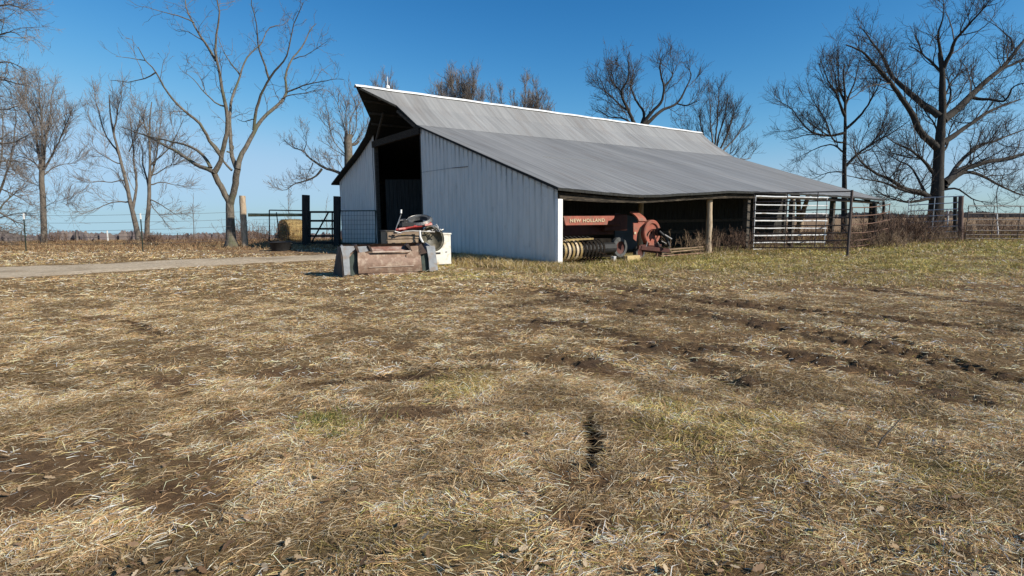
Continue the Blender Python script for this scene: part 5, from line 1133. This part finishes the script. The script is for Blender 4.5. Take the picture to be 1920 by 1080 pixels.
tree('oak_tree', 'pale grey leafless tree low behind the drooping oak branches at the left edge', (-10, 458, 45), [
    ([(-10, 458), (-8, 400), (-6, 340)], .22, .15), ([(-6, 370), (20, 300), (30, 230), (20, 170)], .1, .015), ([(-6, 360), (-20, 280), (-20, 200)], .1, .015), ([(-8, 400), (30, 360), (60, 330)], .08, .012), ([(-8, 410), (30, 400), (65, 400)], .06, .012), ([(-6, 345), (5, 260), (0, 180)], .09, .015), ([(-9, 425), (20, 430), (50, 445)], .05, .01)],
    [dict(dens=2.4, L0=2.4, ang=.6, n=7, up=.05, wander=.2, rk=.012, tmin=.2, decay=.6, rmin=.011), dict(dens=2.7, L0=1.2, ang=.6, n=5, up=.05, wander=.22, rmin=.0095, tmin=.1, decay=.3, also=.25), dict(dens=2.6, L0=.6, ang=.6, n=3, up=.05, wander=.2, rmin=.0085, tmin=.1, decay=.2)],
    M_barkL, M_twigL, seed=14, depth=.4)
# saplings and brush
def sapling(label, px, pb, pt, Y, r, seed, L=.8, mt=None, a=1.0):
    tree('sapling', label, (px, pb, Y), [([(px, pb), (px + 1, (pb * 2 + pt) / 3), (px - 1, (pb + 2 * pt) / 3), (px, pt)], r, .008)],
         [dict(dens=3.2 * a, L0=L, ang=.75, n=6, up=.15, wander=.16, rk=.010, tmin=.15, decay=.6, rmin=.008, skip=0), dict(dens=3 * a, L0=L * .5, ang=.6, n=4, up=.12, wander=.2, rmin=.007, tmin=.1, decay=.3)], mt or M_barkM, M_twigM, seed=seed, group='saplings', cat='sapling', k0=6)
sapling('thin leafless sapling on the field edge between the twin trees and the forked tree', 363, 460, 362, 35.5, .035, 21, 1.0)
sapling('spindly leafless sapling above the hay bale behind the board gate', 541.5, 452, 345, 41, .04, 22, 1.6)
sapling('bushy small tree behind the board gate close to the barn', 612, 452, 375, 43, .04, 23, 1.3)
def bush(label, px, pb, Y, hgt, wid, n, m, seed, name='weed_clump', cat='weeds', lean=.35, tw=.006, group='dry weed clumps along the fences', L2=.35, stiff=.1):
    global rng
    keep = rng; rng = np.random.default_rng(5000 + seed); p = at(px, pb, Y); z = gzs(p[0], p[1]) if Y < 36 else float(terr(p[0], p[1])); t = thing(name, label, cat, (p[0], p[1], z), 0, group)
    b = np.column_stack([np.clip(rng.normal(0, wid, n), -2 * wid, 2 * wid), rng.normal(0, min(wid, .5), n), np.full(n, -.02)]); d = unit(np.column_stack([rng.normal(0, lean, n), rng.normal(0, lean, n), np.ones(n)])); k = 6; Q = np.empty((n, k, 3)); Q[:, 0] = b; st = (hgt * rng.uniform(.4, 1.15, n) / (k - 1))[:, None]
    for i in range(1, k): d = unit(d + rng.normal(0, stiff, d.shape)); Q[:, i] = Q[:, i - 1] + d * st
    R = np.repeat(np.linspace(tw * 1.6, tw, k)[None], n, 0); tb = Tubes(); tb.add(Q, R, 3)
    q2 = spawn(Q, R, 5.5, L2, ang=.7, n=4, up=.15, wander=.25, rmin=tw * .8, tmin=.3, decay=.2); tb.add(*q2, 3); q3 = spawn(*q2, 5, L2 * .45, ang=.7, n=3, up=.1, wander=.25, rmin=tw * .7, tmin=.1); tb.add(*q3, 3)
    tb.build('stalks', m, t)['kind'] = 'stuff'; rng = keep; return t
bush('tall tangle of reddish brown weeds between the rusted panel and the silver grey gate', 1684, 452, 28.5, 1.75, .75, 150, M_weed, 1, tw=.008)
bush('reddish weeds growing through the rusted sagging panel', 1632, 458, 25.6, 1.1, .9, 130, M_weed, 2, tw=.007)
bush('brown weeds in front of the silver grey gate and the oak trunk', 1735, 452, 29.0, .9, 1.1, 110, M_weed, 3, tw=.007)
bush('brown brambles around the second log post at the shed edge', 1365, 474, 22.0, .95, .55, 90, M_weed, 4, tw=.006)
bush('pale bent stalks left of the second log post under the eave', 1300, 478, 21.4, .8, .5, 50, M_weedt, 5, tw=.005)
bush('low brambles under the left end of the silver pipe gate', 1432, 470, 22.9, .7, .7, 90, M_weed, 6, tw=.006)
bush('dark dry weeds seen through the silver pipe gate beyond the shed', 1515, 462, 27.5, 1.0, 1.1, 120, M_weed, 7, tw=.007)
bush('weeds at the foot of the tall pipe post', 1570, 466, 22.6, .8, .6, 70, M_weed, 8, tw=.006)
bush('dry brush below the log rail behind the pale round post', 490, 457, 34, 1.3, .9, 70, M_weed, 9, tw=.007)
bush('grey brush between the forked tree and the pale round post', 448, 457, 35, 1.5, .5, 40, M_weed, 10, tw=.007)
bush('round brown shrub right of the twin tree trunks', 290, 456, 37.6, .65, .28, 90, M_weed, 11, name='shrub', cat='shrub', tw=.009, lean=.6)
bush('short weeds left of the pale round post along the field edge', 400, 460, 33.5, .6, 1.2, 80, M_weed, 12, tw=.007)
bush('dry weeds along the field edge below the sapling', 345, 461, 33.5, .55, 1.6, 90, M_weed, 13, tw=.007)
bush('leafy brown sprig beside the pale straight trunk', 97, 456, 37.2, .9, .35, 26, M_weed, 14, tw=.010)
bush('grey brush in the field behind the dark right gate', 1850, 436, 37, 1.5, 1.0, 60, M_weed, 15, tw=.008)
bush('dark brush on the far side of the silver grey gate beside the oak', 1725, 444, 34, 1.6, 1.0, 90, M_weed, 16, tw=.008)
bush('dark weeds behind the right end of the dark gate', 1905, 440, 38, 1.2, 1.4, 90, M_weed, 17, tw=.008)
bush('tan stalks at the foot of the reddish wooden post', 1765, 455, 27.4, .6, .7, 60, M_weedt, 18, tw=.006)
bush('tan weeds in front of the rusted sagging panel', 1655, 462, 24.2, .7, .7, 90, M_weedt, 19, tw=.006)

bush('brown brush behind the foot of the silver grey gate near the weathered wooden post', 1775, 446, 31.5, 1.1, .8, 90, M_weed, 20, tw=.007)
bush('tall brown brush at the left end of the silver grey gate under the oak limb', 1702, 447, 30.5, 1.5, .6, 110, M_weed, 21, tw=.008)
bush('low grey brown brush along the foot of the dark gate', 1860, 450, 30.6, .5, 1.8, 110, M_weed, 22, tw=.007)
# bird nest in the upright tree
p = at(1574, 169, 43.7); t = thing('bird_nest', 'dark round bird nest high in the upright tree left of the huge oak', 'nest', p)
mb = MB()
for _ in range(60):
    a = random.uniform(0, 6.28); r = random.uniform(.06, .22); q = Vector((r * math.cos(a), r * math.sin(a), random.uniform(-.12, .1))); d = Vector((-math.sin(a), math.cos(a), random.uniform(-.4, .4))) * random.uniform(.1, .25)
    mb.tube([q - d, q + d], .018, 4)
mb.build('nest_sticks', M_twigD, t)

# distant woods on the horizon
def woods(name, n, az0, az1, d0, d1, hgt, cols, seed):
    g_ = np.random.default_rng(seed); a = np.radians(g_.uniform(az0, az1, n)); D = g_.uniform(d0, d1, n); x, y = D * np.sin(a), D * np.cos(a); z = terr(x, y)
    hh = hgt * (.45 + .75 * fbm(a * 40, a * 0 + 1, 3, seed)) * g_.uniform(.6, 1.1, n); w_ = g_.uniform(.5, 1.7, n); ax = np.cos(a + g_.normal(0, .5, n)); ay = -np.sin(a + g_.normal(0, .5, n))
    V = []
    B_ = np.column_stack([x, y, z - 1]); s_ = np.column_stack([ax * w_, ay * w_, np.zeros(n)]); up_ = np.column_stack([np.zeros(n), np.zeros(n), hh])
    V = np.stack([B_ - s_, B_ + s_, B_ + s_ * .9 + up_ * g_.uniform(.55, .85, (n, 1)), B_ + s_ * g_.uniform(-.3, .3, (n, 1)) + up_, B_ - s_ * .9 + up_ * g_.uniform(.5, .85, (n, 1))], 1).reshape(-1, 3)
    b = np.arange(n)[:, None] * 5; col = np.array(cols)[g_.integers(0, len(cols), n)] * g_.uniform(.8, 1.2, (n, 1))
    tag(npmesh(name, V, [b + np.array([0, 1, 2, 3, 4])], M_blade, tint=np.repeat(col, 5, 0)), kind='stuff')
woods('distant_woods', 5200, -58, 12, 380, 470, 7.0, [(.17, .14, .14), (.13, .11, .115), (.20, .165, .15)], 1)
woods('distant_woods', 4200, 10, 62, 400, 520, 4.6, [(.14, .125, .115), (.11, .10, .09), (.17, .145, .125)], 2)
